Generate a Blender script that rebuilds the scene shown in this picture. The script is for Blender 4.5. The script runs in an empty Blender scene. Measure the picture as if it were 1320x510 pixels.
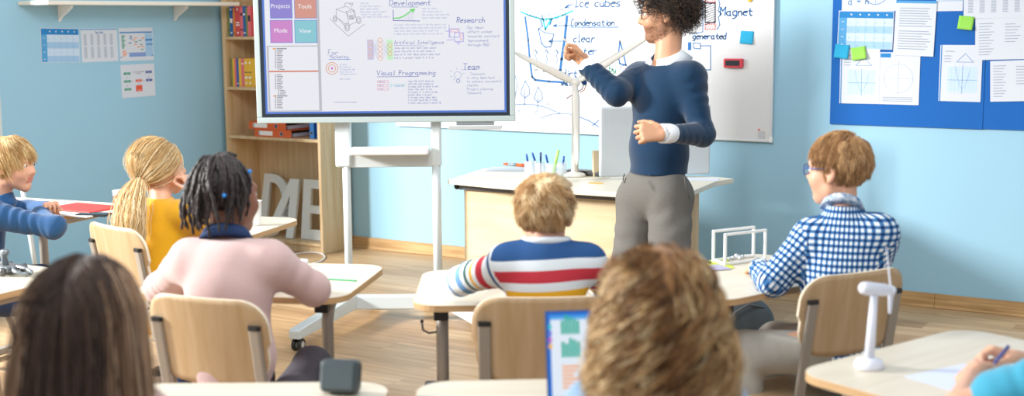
import bpy, math, random
import numpy as np
from mathutils import Matrix, Vector
SC = bpy.context.scene
COL = SC.collection
random.seed(7); RNG = np.random.default_rng(7)
# ------------------------------------------------------------------ camera
FPX, YAW, PIT, ROL, CH = 1650.0, .540, .139, -.0085, 1.60
_f = np.array([-math.sin(YAW)*math.cos(PIT), math.cos(YAW)*math.cos(PIT), -math.sin(PIT)])
_r = np.array([math.cos(YAW), math.sin(YAW), 0.0]); _u = np.cross(_r, _f)
_r, _u = _r*math.cos(ROL)+_u*math.sin(ROL), -_r*math.sin(ROL)+_u*math.cos(ROL)
CAM = np.array([0, 0, CH])
cd = bpy.data.cameras.new('camera'); cam = bpy.data.objects.new('camera', cd); COL.objects.link(cam)
cd.sensor_width = 36; cd.lens = 36*FPX/1320; cd.clip_end = 60
cd.dof.use_dof = True; cd.dof.focus_distance = 5.9; cd.dof.aperture_fstop = 2.5
cam.matrix_world = Matrix(((_r[0], _u[0], -_f[0], 0), (_r[1], _u[1], -_f[1], 0), (_r[2], _u[2], -_f[2], CH), (0, 0, 0, 1)))
SC.camera = cam
# ------------------------------------------------------------------ light
w = bpy.data.worlds.new('daylight'); SC.world = w; w.use_nodes = True
w.node_tree.nodes['Background'].inputs[0].default_value = (.93, .96, 1, 1)
w.node_tree.nodes['Background'].inputs[1].default_value = .60
def area(name, loc, target, sx, sy, power, color):
    l = bpy.data.lights.new(name, 'AREA'); l.shape = 'RECTANGLE'; l.size = sx; l.size_y = sy; l.energy = power; l.color = color
    o = bpy.data.objects.new(name, l); COL.objects.link(o); o.location = loc
    o.rotation_euler = (Vector(target)-Vector(loc)).to_track_quat('-Z', 'Y').to_euler()
    return o
area('window_daylight', (-8.5, .5, 3.2), (-3.4, 7.1, 1.0), 1.0, 1.0, 1100, (1, .975, .94))
area('ceiling_daylight', (-1.6, 1.2, 3.6), (-3.0, 4.6, .6), 3.2, 2.2, 48, (1, .98, .95))
area('left_wall_fill', (-2.2, 3.0, 3.1), (-6.5, 5.8, 1.2), 1.2, .8, 42, (1, .98, .95))  # unseen fill light added to brighten the left wall, not a room fitting
SC.view_settings.view_transform = 'Standard'; SC.view_settings.look = 'None'
SC.view_settings.exposure = 0.28; SC.view_settings.gamma = 1; SC.view_settings.use_curve_mapping = False
# ------------------------------------------------------------------ pixel -> place
def ray(x, y): return _f+_r*(x-660)/FPX-_u*(y-255)/FPX
def P(x, y, t): return CAM+ray(x, y)*t
def atz(x, y, z): d = ray(x, y); return CAM+d*(z-CH)/d[2]
def aty(x, y, Y): d = ray(x, y); return CAM+d*Y/d[1]
def atx(x, y, X): d = ray(x, y); return CAM+d*X/d[0]
def PZ(x, t, z):
    a = P(x, 0, t); b = P(x, 500, t); k = (z-a[2])/(b[2]-a[2]); return a+(b-a)*k
def V(*a): return np.array(a, float)
def unit(v): v = np.asarray(v, float); return v/np.linalg.norm(v)
CR = unit([_r[0], _r[1], 0]); CF = unit([_f[0], _f[1], 0]); UP = V(0, 0, 1)
def D(r, f, u=0): return unit(CR*r+CF*f+UP*u)
# ------------------------------------------------------------------ materials
def lin(c):
    if isinstance(c, str): c = [int(c[i:i+2], 16)/255 for i in (1, 3, 5)]
    return tuple(((v+.055)/1.055)**2.4 if v > .04045 else v/12.92 for v in c)+(1,)
MATS = {}
def mat(name, color, rough=.6, metal=0, bump=0, bscale=200, var=0, vscale=8, stretch=(1, 1, 1), emit=0, trans=0, spec=.5, color2=None, sheen=0, alpha=1, detail=3):
    if name in MATS: return MATS[name]
    m = bpy.data.materials.new(name); m.use_nodes = True; MATS[name] = m
    nt = m.node_tree; b = nt.nodes['Principled BSDF']; L = nt.links.new
    b.inputs['Base Color'].default_value = lin(color); b.inputs['Roughness'].default_value = rough
    b.inputs['Metallic'].default_value = metal; b.inputs['Specular IOR Level'].default_value = spec
    b.inputs['Sheen Weight'].default_value = sheen
    if trans: b.inputs['Transmission Weight'].default_value = trans
    if alpha < 1: b.inputs['Alpha'].default_value = alpha
    if emit: b.inputs['Emission Color'].default_value = lin(color); b.inputs['Emission Strength'].default_value = emit
    if var or bump or color2:
        tc = nt.nodes.new('ShaderNodeTexCoord'); mp = nt.nodes.new('ShaderNodeMapping'); L(tc.outputs['Object'], mp.inputs[0]); mp.inputs['Scale'].default_value = stretch
    if var or color2:
        n = nt.nodes.new('ShaderNodeTexNoise'); n.inputs['Scale'].default_value = vscale; n.inputs['Detail'].default_value = detail; L(mp.outputs[0], n.inputs[0])
        r = nt.nodes.new('ShaderNodeValToRGB'); L(n.outputs[0], r.inputs[0])
        c = lin(color); c2 = lin(color2) if color2 else tuple(v*(1-var) for v in c[:3])+(1,)
        r.color_ramp.elements[0].position = .35; r.color_ramp.elements[0].color = c2
        r.color_ramp.elements[1].position = .65; r.color_ramp.elements[1].color = c
        L(r.outputs[0], b.inputs['Base Color'])
    if bump:
        n = nt.nodes.new('ShaderNodeTexNoise'); n.inputs['Scale'].default_value = bscale; n.inputs['Detail'].default_value = 4; L(mp.outputs[0], n.inputs[0])
        k = nt.nodes.new('ShaderNodeBump'); k.inputs['Strength'].default_value = bump; k.inputs['Distance'].default_value = .01
        L(n.outputs[0], k.inputs['Height']); L(k.outputs[0], b.inputs['Normal'])
    return m
def mnode(nt, op, a, b=None, c=None):
    n = nt.nodes.new('ShaderNodeMath'); n.operation = op
    for i, v in enumerate((a, b, c)):
        if v is None: continue
        if isinstance(v, (int, float)): n.inputs[i].default_value = v
        else: nt.links.new(v, n.inputs[i])
    return n.outputs[0]
def floor_mat():
    m = bpy.data.materials.new('oak_planks'); m.use_nodes = True; nt = m.node_tree; L = nt.links.new; b = nt.nodes['Principled BSDF']
    tc = nt.nodes.new('ShaderNodeTexCoord')
    br = nt.nodes.new('ShaderNodeTexBrick'); L(tc.outputs['Object'], br.inputs[0])
    br.offset = .37; br.inputs['Scale'].default_value = 1; br.inputs['Brick Width'].default_value = 1.1; br.inputs['Row Height'].default_value = .17
    br.inputs['Mortar Size'].default_value = .0018; br.inputs['Mortar Smooth'].default_value = .2; br.inputs['Bias'].default_value = 0
    br.inputs['Color1'].default_value = (0, 0, 0, 1); br.inputs['Color2'].default_value = (1, 1, 1, 1); br.inputs['Mortar'].default_value = (.2, .2, .2, 1)
    r = nt.nodes.new('ShaderNodeValToRGB'); L(br.outputs[0], r.inputs[0]); e = r.color_ramp.elements
    e[0].color = lin('#b08e68'); e[1].color = lin('#cdb18c'); x = e.new(.5); x.color = lin('#c4a47c')
    mp = nt.nodes.new('ShaderNodeMapping'); mp.inputs['Scale'].default_value = (1.3, 16, 1); L(tc.outputs['Object'], mp.inputs[0])
    ad = nt.nodes.new('ShaderNodeVectorMath'); ad.operation = 'ADD'; sc = nt.nodes.new('ShaderNodeVectorMath'); sc.operation = 'SCALE'; sc.inputs[3].default_value = 7
    L(br.outputs[0], sc.inputs[0]); L(sc.outputs[0], ad.inputs[0]); L(mp.outputs[0], ad.inputs[1])
    n = nt.nodes.new('ShaderNodeTexNoise'); n.inputs['Scale'].default_value = 1.6; n.inputs['Detail'].default_value = 6; n.inputs['Distortion'].default_value = .6; L(ad.outputs[0], n.inputs[0])
    r2 = nt.nodes.new('ShaderNodeValToRGB'); L(n.outputs[0], r2.inputs[0]); r2.color_ramp.elements[0].position = .3; r2.color_ramp.elements[1].position = .7
    r2.color_ramp.elements[0].color = (.62, .57, .52, 1); r2.color_ramp.elements[1].color = (1.05, 1.02, 1, 1)
    mx = nt.nodes.new('ShaderNodeMix'); mx.data_type = 'RGBA'; mx.blend_type = 'MULTIPLY'; mx.inputs[0].default_value = .85
    L(r.outputs[0], mx.inputs[6]); L(r2.outputs[0], mx.inputs[7]); L(mx.outputs[2], b.inputs['Base Color'])
    b.inputs['Roughness'].default_value = .42; b.inputs['Specular IOR Level'].default_value = .4
    return m
def wood(name, c1, c2, stretch=(1, 1, 12), scale=3, rough=.5):
    return mat(name, c1, rough=rough, color2=c2, vscale=scale, stretch=stretch, detail=6)
M_floor = floor_mat()
M_wallb = mat('blue_wall_paint', '#99c6dd', .75, bump=.04, bscale=160)
M_base = wood('oak_baseboard', '#c9a675', '#a88456', (1.5, 1.5, 30), 2)
M_birch = wood('birch_board', '#d9bf98', '#c9a97c', (14, 14, 1), 2)
M_birchtop = mat('pale_birch_top', '#ddd5c3', .38, color2='#d5ccb8', vscale=2.5, stretch=(1, 9, 1))
M_birchedge = mat('birch_edge', '#cfae83', .5, color2='#bf9a6c', vscale=4, stretch=(1, 1, 40))
M_ply = mat('chair_plywood', '#c6ab88', .42, color2='#b79a73', vscale=3, stretch=(12, 2, 1.2))
M_plyedge = mat('plywood_edge', '#efe3cc', .5)
M_steel = mat('grey_lacquered_steel', '#a39c92', .4, metal=.25)
M_steelb = mat('dark_steel', '#5f5f60', .35, metal=.5)
M_black = mat('black_plastic', '#1e2022', .45)
M_white = mat('white_lacquer', '#cdd7d9', .35)
M_whitep = mat('white_plastic', '#eef0f0', .4)
M_silver = mat('silver_casing', '#bfc4c6', .35, metal=.3)
M_paper = mat('white_paper', '#d0d7e2', .8)
M_ink = mat('blue_marker_ink', '#1767a8', .7)
M_inkc = mat('cyan_marker_ink', '#1fb0c8', .7)
M_inkr = mat('red_marker_ink', '#d65a55', .7)
M_inkk = mat('black_ink', '#2a2a44', .7)
M_inkg = mat('grey_ink', '#8f9cb0', .8)
M_foam = mat('polystyrene_letter', '#dfe2de', .9, bump=.15, bscale=300)
M_orange = mat('orange_cardboard', '#d9622a', .55)
M_blueb = mat('blue_cardboard', '#2a6db5', .5)
M_steel2 = mat('chrome', '#d5d8dc', .12, metal=1)
# ------------------------------------------------------------------ objects
def attach(o, parent):
    if parent is None: return
    o.parent = parent
    p = parent
    if parent.parent is None: o.matrix_parent_inverse = Matrix.Translation(-Vector(parent.location)) if not parent.get('_loc') else Matrix()
def mkmesh(name, V_, F_, mi=None, smooth=False):
    me = bpy.data.meshes.new(name)
    if isinstance(F_, np.ndarray):
        n, k = F_.shape
        me.vertices.add(len(V_)); me.vertices.foreach_set('co', np.asarray(V_, np.float32).ravel())
        me.loops.add(n*k); me.loops.foreach_set('vertex_index', F_.astype(np.int32).ravel())
        me.polygons.add(n); me.polygons.foreach_set('loop_start', np.arange(0, n*k, k, dtype=np.int32))
        me.polygons.foreach_set('loop_total', np.full(n, k, np.int32))
        if mi is not None: me.polygons.foreach_set('material_index', np.asarray(mi, np.int32))
        me.update(calc_edges=True)
    else:
        me.from_pydata([tuple(v) for v in V_], [], F_)
        if mi is not None: me.polygons.foreach_set('material_index', mi)
    if smooth: me.polygons.foreach_set('use_smooth', np.ones(len(me.polygons), bool))
    me.update(); return me
def link(name, me, mats, parent=None, label=None, cat=None, group=None, kind=None, local=False, bevel=0):
    """link a mesh as one object; a top-level mesh gets its origin at its own base"""
    o = bpy.data.objects.new(name, me); COL.objects.link(o)
    for m in (mats if isinstance(mats, (list, tuple)) else [mats]): me.materials.append(m)
    if parent is None and not local:
        n = len(me.vertices); co = np.empty(n*3, np.float32); me.vertices.foreach_get('co', co); co = co.reshape(-1, 3)
        c = (co.min(0)+co.max(0))/2; c[2] = co[:, 2].min()
        me.vertices.foreach_set('co', (co-c).astype(np.float32).ravel()); me.update(); o.location = [float(v) for v in c]
    attach(o, parent)
    if bevel:
        b = o.modifiers.new('bevel', 'BEVEL'); b.width = bevel; b.segments = 3; b.limit_method = 'ANGLE'; b.angle_limit = math.radians(40)
    tag(o, label, cat, group, kind); return o
def tag(o, label=None, cat=None, group=None, kind=None):
    for k, v in (('label', label), ('category', cat), ('group', group), ('kind', kind)):
        if v: o[k] = v
    return o
def thing(name, loc, label, cat, group=None, rz=0, local=False):
    o = bpy.data.objects.new(name, None); COL.objects.link(o); o.location = loc; o.rotation_euler = (0, 0, rz); o.empty_display_size = .1
    if local: o['_loc'] = 1
    return tag(o, label, cat, group)
def dup(root, loc, rz, label, group=None):
    r = root.copy(); COL.objects.link(r); r.location = loc; r.rotation_euler = (0, 0, rz); r['label'] = label
    if group: r['group'] = group
    for ch in list(root.children):
        c = ch.copy(); COL.objects.link(c); c.parent = r
        for g in list(ch.children):
            d = g.copy(); COL.objects.link(d); d.parent = c
    return r
class MB:
    def __init__(s): s.v = []; s.f = []; s.m = []; s.mi = 0
    def add(s, vs, fs, mi=None):
        b = len(s.v); s.v += [tuple(map(float, v)) for v in vs]; s.f += [[b+i for i in f] for f in fs]; s.m += [s.mi if mi is None else mi]*len(fs); return s
    def box(s, c, size, R=None, mi=None):
        h = np.array(size)/2; vs = [np.array((x, y, z))*h for x in (-1, 1) for y in (-1, 1) for z in (-1, 1)]
        if R is not None: vs = [R@v for v in vs]
        return s.add([v+np.array(c) for v in vs], [(0, 1, 3, 2), (4, 6, 7, 5), (0, 4, 5, 1), (2, 3, 7, 6), (0, 2, 6, 4), (1, 5, 7, 3)], mi)
    def bb(s, x0, x1, y0, y1, z0, z1, mi=None): return s.box(((x0+x1)/2, (y0+y1)/2, (z0+z1)/2), (x1-x0, y1-y0, z1-z0), None, mi)
    def tube(s, pts, r, n=10, mi=None, cap=True, flat=None):
        pts = [np.array(p, float) for p in pts]; N = len(pts)
        rr = r if isinstance(r, (list, tuple, np.ndarray)) else [r]*N
        T = [unit(pts[min(i+1, N-1)]-pts[max(i-1, 0)]) for i in range(N)]
        a = np.array((0, 0, 1.)) if abs(T[0][2]) < .9 else np.array((1., 0, 0)); nn = unit(np.cross(T[0], a)); vs = []
        for i in range(N):
            nn = unit(nn-T[i]*(nn@T[i])); bn = np.cross(T[i], nn)
            for k in range(n):
                an = 2*math.pi*k/n; vs.append(pts[i]+rr[i]*(math.cos(an)*nn+math.sin(an)*bn))
        fs = [(i*n+k, i*n+(k+1) % n, (i+1)*n+(k+1) % n, (i+1)*n+k) for i in range(N-1) for k in range(n)]
        if cap: fs += [tuple(range(n))[::-1], tuple((N-1)*n+k for k in range(n))]
        return s.add(vs, fs, mi)
    def lathe(s, prof, c=(0, 0, 0), n=24, R=None, mi=None):
        vs = []
        for r, z in prof:
            for k in range(n):
                v = np.array((r*math.cos(2*math.pi*k/n), r*math.sin(2*math.pi*k/n), z)); vs.append((R@v if R is not None else v)+np.array(c))
        fs = [(i*n+k, i*n+(k+1) % n, (i+1)*n+(k+1) % n, (i+1)*n+k) for i in range(len(prof)-1) for k in range(n)]
        fs += [tuple(range(n))[::-1], tuple((len(prof)-1)*n+k for k in range(n))]
        return s.add(vs, fs, mi)
    def prism(s, pts, z0, z1, f=lambda x, y, z: (x, y, z), mi=None, side=None):
        n = len(pts); vs = [f(x, y, z0) for x, y in pts]+[f(x, y, z1) for x, y in pts]
        s.add(vs, [tuple(range(n))[::-1], tuple(range(n, 2*n))]+[], mi)
        b = len(s.v)-2*n; fs = [(b+i, b+(i+1) % n, b+n+(i+1) % n, b+n+i) for i in range(n)]
        s.f += [list(q) for q in fs]; s.m += [(side if side is not None else (s.mi if mi is None else mi))]*n; return s
    def sphere(s, c, r, n=12, mi=None, sc=(1, 1, 1), R=None):
        vs = [(0, 0, 1.)]; 
        for i in range(1, n):
            for k in range(2*n): a = math.pi*i/n; b = math.pi*k/n; vs.append((math.sin(a)*math.cos(b), math.sin(a)*math.sin(b), math.cos(a)))
        vs.append((0, 0, -1.)); m = 2*n
        fs = [(0, 1+k, 1+(k+1) % m) for k in range(m)]
        fs += [(1+i*m+k, 1+(i+1)*m+k, 1+(i+1)*m+(k+1) % m, 1+i*m+(k+1) % m) for i in range(n-2) for k in range(m)]
        fs += [(1+(n-2)*m+(k+1) % m, 1+(n-2)*m+k, len(vs)-1) for k in range(m)]
        vs = [np.array(v)*r*np.array(sc) for v in vs]
        if R is not None: vs = [R@v for v in vs]
        return s.add([v+np.array(c) for v in vs], fs, mi)
    def build(s, name, mats, parent=None, smooth=False, **k):
        me = mkmesh(name, s.v, s.f, s.m, smooth); return link(name, me, mats, parent, **k)
def rrect(w, h, r, n=6, cx=0, cy=0):
    out = []
    for (sx, sy, a0) in ((1, 1, 0), (-1, 1, 90), (-1, -1, 180), (1, -1, 270)):
        for i in range(n+1):
            a = math.radians(a0+90*i/n); out.append((cx+sx*(w/2-r)+r*math.cos(a), cy+sy*(h/2-r)+r*math.sin(a)))
    return out
def Rz(a): c, s = math.cos(a), math.sin(a); return np.array(((c, -s, 0), (s, c, 0), (0, 0, 1.)))
def basis(x, y, z): return np.array((x, y, z), float).T
# ------------------------------------------------------------------ stroke lettering (x 0-4, y: 2 = baseline, 5 = x-height, 8 = cap)
G = dict(a='35 15 04 03 12 32|35 32 42', b='08 02 32 43 44 35 05', c='35 15 04 03 12 32', d='38 32 12 03 04 15 35', e='04 34 35 15 04 03 12 32', f='38 28 17 12|05 35',
 g='35 15 04 03 12 32|35 31 20 00', h='08 02|04 15 25 34 32', i='15 12|17 16', j='25 21 10 00|27 26', k='08 02|35 03 32', l='18 12 22', m='05 02|04 15 24 22|24 35 44 42', n='05 02|04 15 25 34 32',
 o='15 04 03 12 22 33 34 25 15', p='05 00|05 25 34 33 22 02', q='35 15 04 03 12 32|35 30', r='05 02|04 15 35', s='35 15 04 33 22 02', t='17 13 22 32|05 35', u='05 03 12 22 33|35 32', v='05 12 35',
 w='05 12 24 32 45', x='05 32|35 02', y='05 03 12 32|35 31 20 00', z='05 35 02 32', A='02 28 42|14 34', B='02 08 28 37 36 25 05|25 34 33 22 02', C='38 18 06 04 12 32', D='02 08 28 46 44 22 02',
 E='38 08 02 32|05 25', F='38 08 02|05 25', G='38 18 06 04 12 32 35 25', H='08 02|38 32|05 35', I='08 38|18 12|02 32', J='38 33 22 12 03', M='02 08 25 48 42', N='02 08 32 38', O='18 06 04 12 32 44 46 38 18',
 P='02 08 28 37 36 25 05', R='02 08 28 37 36 25 05|15 32', S='38 18 07 16 34 33 22 02', T='08 48|28 22', U='08 04 12 22 34 38', V='08 22 48', W='08 12 25 32 48', Y='08 25 48|25 22')
G['.'] = '12 22'; G['-'] = '04 34'; G['&'] = '42 07 18 27 04 12 43'; G['='] = '04 34|05 35'
class Sheet:
    """flat drawing on a plane: origin o, unit axes ux, uy, outward normal n"""
    def __init__(s, o, ux, uy, n, step=.0004): s.o, s.ux, s.uy, s.n, s.step = map(lambda q: np.array(q, float), (o, ux, uy, n, step)); s.mb = MB(); s.mats = []; s.lay = 1
    def mi(s, m):
        if m not in s.mats: s.mats.append(m)
        return s.mats.index(m)
    def p(s, x, y, l=None): return s.o+s.ux*x+s.uy*y+s.n*s.step*(s.lay if l is None else l)
    def poly(s, pts, m, l=None): s.mb.add([s.p(x, y, l) for x, y in pts], [tuple(range(len(pts)))], s.mi(m)); return s
    def rect(s, x0, y0, x1, y1, m, l=None): return s.poly([(x0, y0), (x1, y0), (x1, y1), (x0, y1)], m, l)
    def line(s, pts, w, m, l=None):
        for (a, b), (c, d) in zip(pts[:-1], pts[1:]):
            L = math.hypot(c-a, d-b) or 1e-6; nx, ny = -(d-b)/L*w/2, (c-a)/L*w/2; ex, ey = (c-a)/L*w*.35, (d-b)/L*w*.35
            s.poly([(a-ex+nx, b-ey+ny), (a-ex-nx, b-ey-ny), (c+ex-nx, d+ey-ny), (c+ex+nx, d+ey+ny)], m, l)
        return s
    def circ(s, x, y, r, w, m, l=None, n=20, ry=None): return s.line([(x+r*math.cos(2*math.pi*k/n), y+(ry or r)*math.sin(2*math.pi*k/n)) for k in range(n+1)], w, m, l)
    def disc(s, x, y, r, m, l=None, n=18): return s.poly([(x+r*math.cos(2*math.pi*k/n), y+r*math.sin(2*math.pi*k/n)) for k in range(n)], m, l)
    def text(s, t, x, y, h, w, m, l=None, jit=.25, slant=.12, adv=.78):
        u = h/6.0
        for ch in t:
            g = G.get(ch, G.get(ch.lower()) if ch != ' ' else None)
            mx = 3
            if g:
                for st in g.split('|'):
                    pts = [(int(q[0])+random.uniform(-jit, jit), int(q[1])-2+random.uniform(-jit, jit)) for q in st.split()]
                    s.line([(x+(a+b*slant)*u*adv, y+b*u) for a, b in pts], w, m, l)
                mx = max(int(q[0]) for st in g.split('|') for q in st.split())
            x += (mx+1.3)*u*adv
        return s
    def scribble(s, x, y, wd, h, w, m, l=None):
        """a line of small handwriting"""
        words = 'lines of notes about the project to make it work and teach more ideas in class with tests'.split(); t = ''
        while len(t)*h*.62*.78 < wd: t += random.choice(words)+' '
        n = max(1, int(wd/(h*.6*.78))); return s.text(t[:n], x, y, h, w, m, l)
    def build(s, name, parent=None, **k): return s.mb.build(name, s.mats, parent, **k)
def quadsheet(fn, tl, tr, br, bl, n):
    """sheet whose u,v in metres follow a pinned page given by its four corners"""
    a, b, c, d = (fn(*q) for q in (tl, tr, br, bl))
    o = (d+a)/2*0+d; ux = unit(c-d); uy = unit((a-d)-ux*((a-d)@ux)); W = (np.linalg.norm(c-d)+np.linalg.norm(b-a))/2; H = (np.linalg.norm(a-d)+np.linalg.norm(b-c))/2
    return Sheet(o, ux, uy, n), W, H
# ------------------------------------------------------------------ sculpting: smooth unions of rounded shapes, meshed as one surface
def surface_nets(F, lo, vox):
    nx, ny, nz = F.shape; S = F < 0
    a = S[:-1, :-1, :-1]; anyS = a.copy(); allS = a.copy()
    for i in (0, 1):
        for j in (0, 1):
            for k in (0, 1):
                q = S[i:nx-1+i, j:ny-1+j, k:nz-1+k]; anyS |= q; allS &= q
    act = anyS & ~allS; I = np.argwhere(act); N = len(I)
    idx = np.full(act.shape, -1, np.int32); idx[act] = np.arange(N)
    c = np.array([(i, j, k) for i in (0, 1) for j in (0, 1) for k in (0, 1)])
    val = np.stack([F[I[:, 0]+o[0], I[:, 1]+o[1], I[:, 2]+o[2]] for o in c], 1)
    acc = np.zeros((N, 3)); cnt = np.zeros(N)
    for e0 in range(8):
        for bit in (4, 2, 1):
            if e0 & bit: continue
            e1 = e0 | bit; v0, v1 = val[:, e0], val[:, e1]; mk = (v0 < 0) != (v1 < 0)
            t = np.where(mk, v0/np.where(mk, v0-v1, 1), 0)[:, None]
            acc += np.where(mk[:, None], c[e0]+t*(c[e1]-c[e0]), 0); cnt += mk
    Vt = (I+acc/cnt[:, None])*vox+lo
    fs = []
    for ax in range(3):
        o1, o2 = [(1, 2), (2, 0), (0, 1)][ax]
        sl0 = [slice(1, -1)]*3; sl1 = [slice(1, -1)]*3; sl0[ax] = slice(0, F.shape[ax]-1); sl1[ax] = slice(1, F.shape[ax])
        s0, s1 = S[tuple(sl0)], S[tuple(sl1)]; E_ = np.argwhere(s0 != s1); fl = s0[tuple(E_.T)]
        E_ = E_+np.array([0 if q == ax else 1 for q in range(3)])
        def at(d1, d2): g = E_.copy(); g[:, o1] -= d1; g[:, o2] -= d2; return idx[g[:, 0], g[:, 1], g[:, 2]]
        q = np.stack([at(0, 0), at(1, 0), at(1, 1), at(0, 1)], 1)
        q[~fl] = q[~fl][:, ::-1]; fs.append(q)
    Fc = np.concatenate(fs); Fc = Fc[(Fc >= 0).all(1)]
    return Vt, Fc
def cap(a, b, ra, rb=None, k=.02, wr=None, sub=False): return dict(t='c', a=np.array(a), b=np.array(b), ra=ra, rb=ra if rb is None else rb, k=k, wr=wr, sub=sub)
def ell(c, R, rad, k=.02, sub=False): return dict(t='e', c=np.array(c), R=R, rad=np.array(rad, float), k=k, sub=sub)
def bxs(c, R, half, r, k=.01, sub=False): return dict(t='b', c=np.array(c), R=R, h=np.array(half, float), r=r, k=k, sub=sub)
def dist(p, X):
    if p['t'] == 'c':
        ba = p['b']-p['a']; L2 = max(ba@ba, 1e-9); pa = X-p['a']; h = np.clip(pa@ba/L2, 0, 1)
        d = np.linalg.norm(pa-h[..., None]*ba, axis=-1)-(p['ra']+(p['rb']-p['ra'])*h)
        if p['wr']:
            amp, lam, ph = p['wr']; s = h*math.sqrt(L2)
            d = d-amp*.8*np.sin(s*6.283/lam+ph+2.6*np.sin(X[..., 0]*23+X[..., 2]*19+ph)+2.2*np.sin(X[..., 1]*21+ph))*np.clip(np.sin(X[..., 2]*21+X[..., 0]*17+1.3*ph)+.2, -.4, 1)
        return d
    q = (X-p['c'])@p['R']
    if p['t'] == 'b':
        q = np.abs(q)-p['h']+p['r']; return np.linalg.norm(np.maximum(q, 0), axis=-1)+np.minimum(q.max(-1), 0)-p['r']
    k0 = np.linalg.norm(q/p['rad'], axis=-1); k1 = np.linalg.norm(q/p['rad']**2, axis=-1)
    return k0*(k0-1)/np.maximum(k1, 1e-6)
def bbox(p):
    if p['t'] == 'c':
        r = max(p['ra'], p['rb'])+(p['wr'][0] if p['wr'] else 0); return np.minimum(p['a'], p['b'])-r, np.maximum(p['a'], p['b'])+r
    h = p['rad'] if p['t'] == 'e' else p['h']
    e = np.sqrt(((p['R']*h)**2).sum(1)) if p['t'] == 'e' else (np.abs(p['R'])*h).sum(1); return p['c']-e, p['c']+e
def sculpt(prims, vox, cuts=(), noise=None, smooth=1):
    L = [bbox(p) for p in prims if not p['sub']]; pad = 3*vox
    lo = np.min([b[0] for b in L], 0)-pad; hi = np.max([b[1] for b in L], 0)+pad
    n = np.ceil((hi-lo)/vox).astype(int)+1; F = np.full(n, 1.0, np.float32); ax = [lo[i]+np.arange(n[i])*vox for i in range(3)]
    for p in prims:
        b0, b1 = bbox(p); m = p['k']+2.5*vox
        i0 = np.maximum(np.floor((b0-m-lo)/vox).astype(int), 0); i1 = np.minimum(np.ceil((b1+m-lo)/vox).astype(int)+1, n)
        if (i1 <= i0).any(): continue
        X = np.stack(np.meshgrid(*[ax[i][i0[i]:i1[i]] for i in range(3)], indexing='ij'), -1)
        d = dist(p, X); sl = tuple(slice(i0[i], i1[i]) for i in range(3)); f = F[sl]; k = max(p['k'], 1e-4)
        if p['sub']:
            h = np.clip(.5-.5*(f+d)/k, 0, 1); F[sl] = f*(1-h)-d*h+k*h*(1-h)
        else:
            h = np.clip(.5+.5*(d-f)/k, 0, 1); F[sl] = d*(1-h)+f*h-k*h*(1-h)
    if noise is not None:
        I = np.argwhere(np.abs(F) < .03); X = I*vox+lo; F[tuple(I.T)] += noise(X)
    for pt, nm in cuts:
        nm = unit(nm); pt = np.array(pt)
        F = np.maximum(F, ((ax[0]-pt[0])*nm[0])[:, None, None]+((ax[1]-pt[1])*nm[1])[None, :, None]+((ax[2]-pt[2])*nm[2])[None, None, :])
    F[[0, -1]] = 1; F[:, [0, -1]] = 1; F[:, :, [0, -1]] = 1
    Vt, Fc = surface_nets(F, lo, vox)
    for _ in range(smooth):
        s = np.zeros_like(Vt); c = np.zeros(len(Vt))
        for a, b in ((0, 1), (1, 2), (2, 3), (3, 0)):
            for x, y in ((a, b), (b, a)):
                s += np.stack([np.bincount(Fc[:, x], Vt[Fc[:, y], i], len(Vt)) for i in range(3)], 1); c += np.bincount(Fc[:, x], minlength=len(Vt))
        Vt = .45*Vt+.55*s/np.maximum(c, 1)[:, None]
    return Vt, Fc
def folds(amp=.003, f=22, seed=0):
    a = np.random.default_rng(seed).uniform(.6, 1.4, 9)
    def fn(X):
        x, y, z = (X*f).T; wx = x+1.3*np.sin(.6*a[0]*y+a[1])+.8*np.sin(.9*z*a[2]); wz = z+1.2*np.sin(.7*x*a[3]+2)+.7*np.sin(1.1*y*a[4])
        v = np.sin(wx*a[5])*np.sin(.7*wz*a[6]+1)+.5*np.sin(1.7*wz*a[7]+.8*wx); return (-amp*v).astype(np.float32)
    return fn
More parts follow.
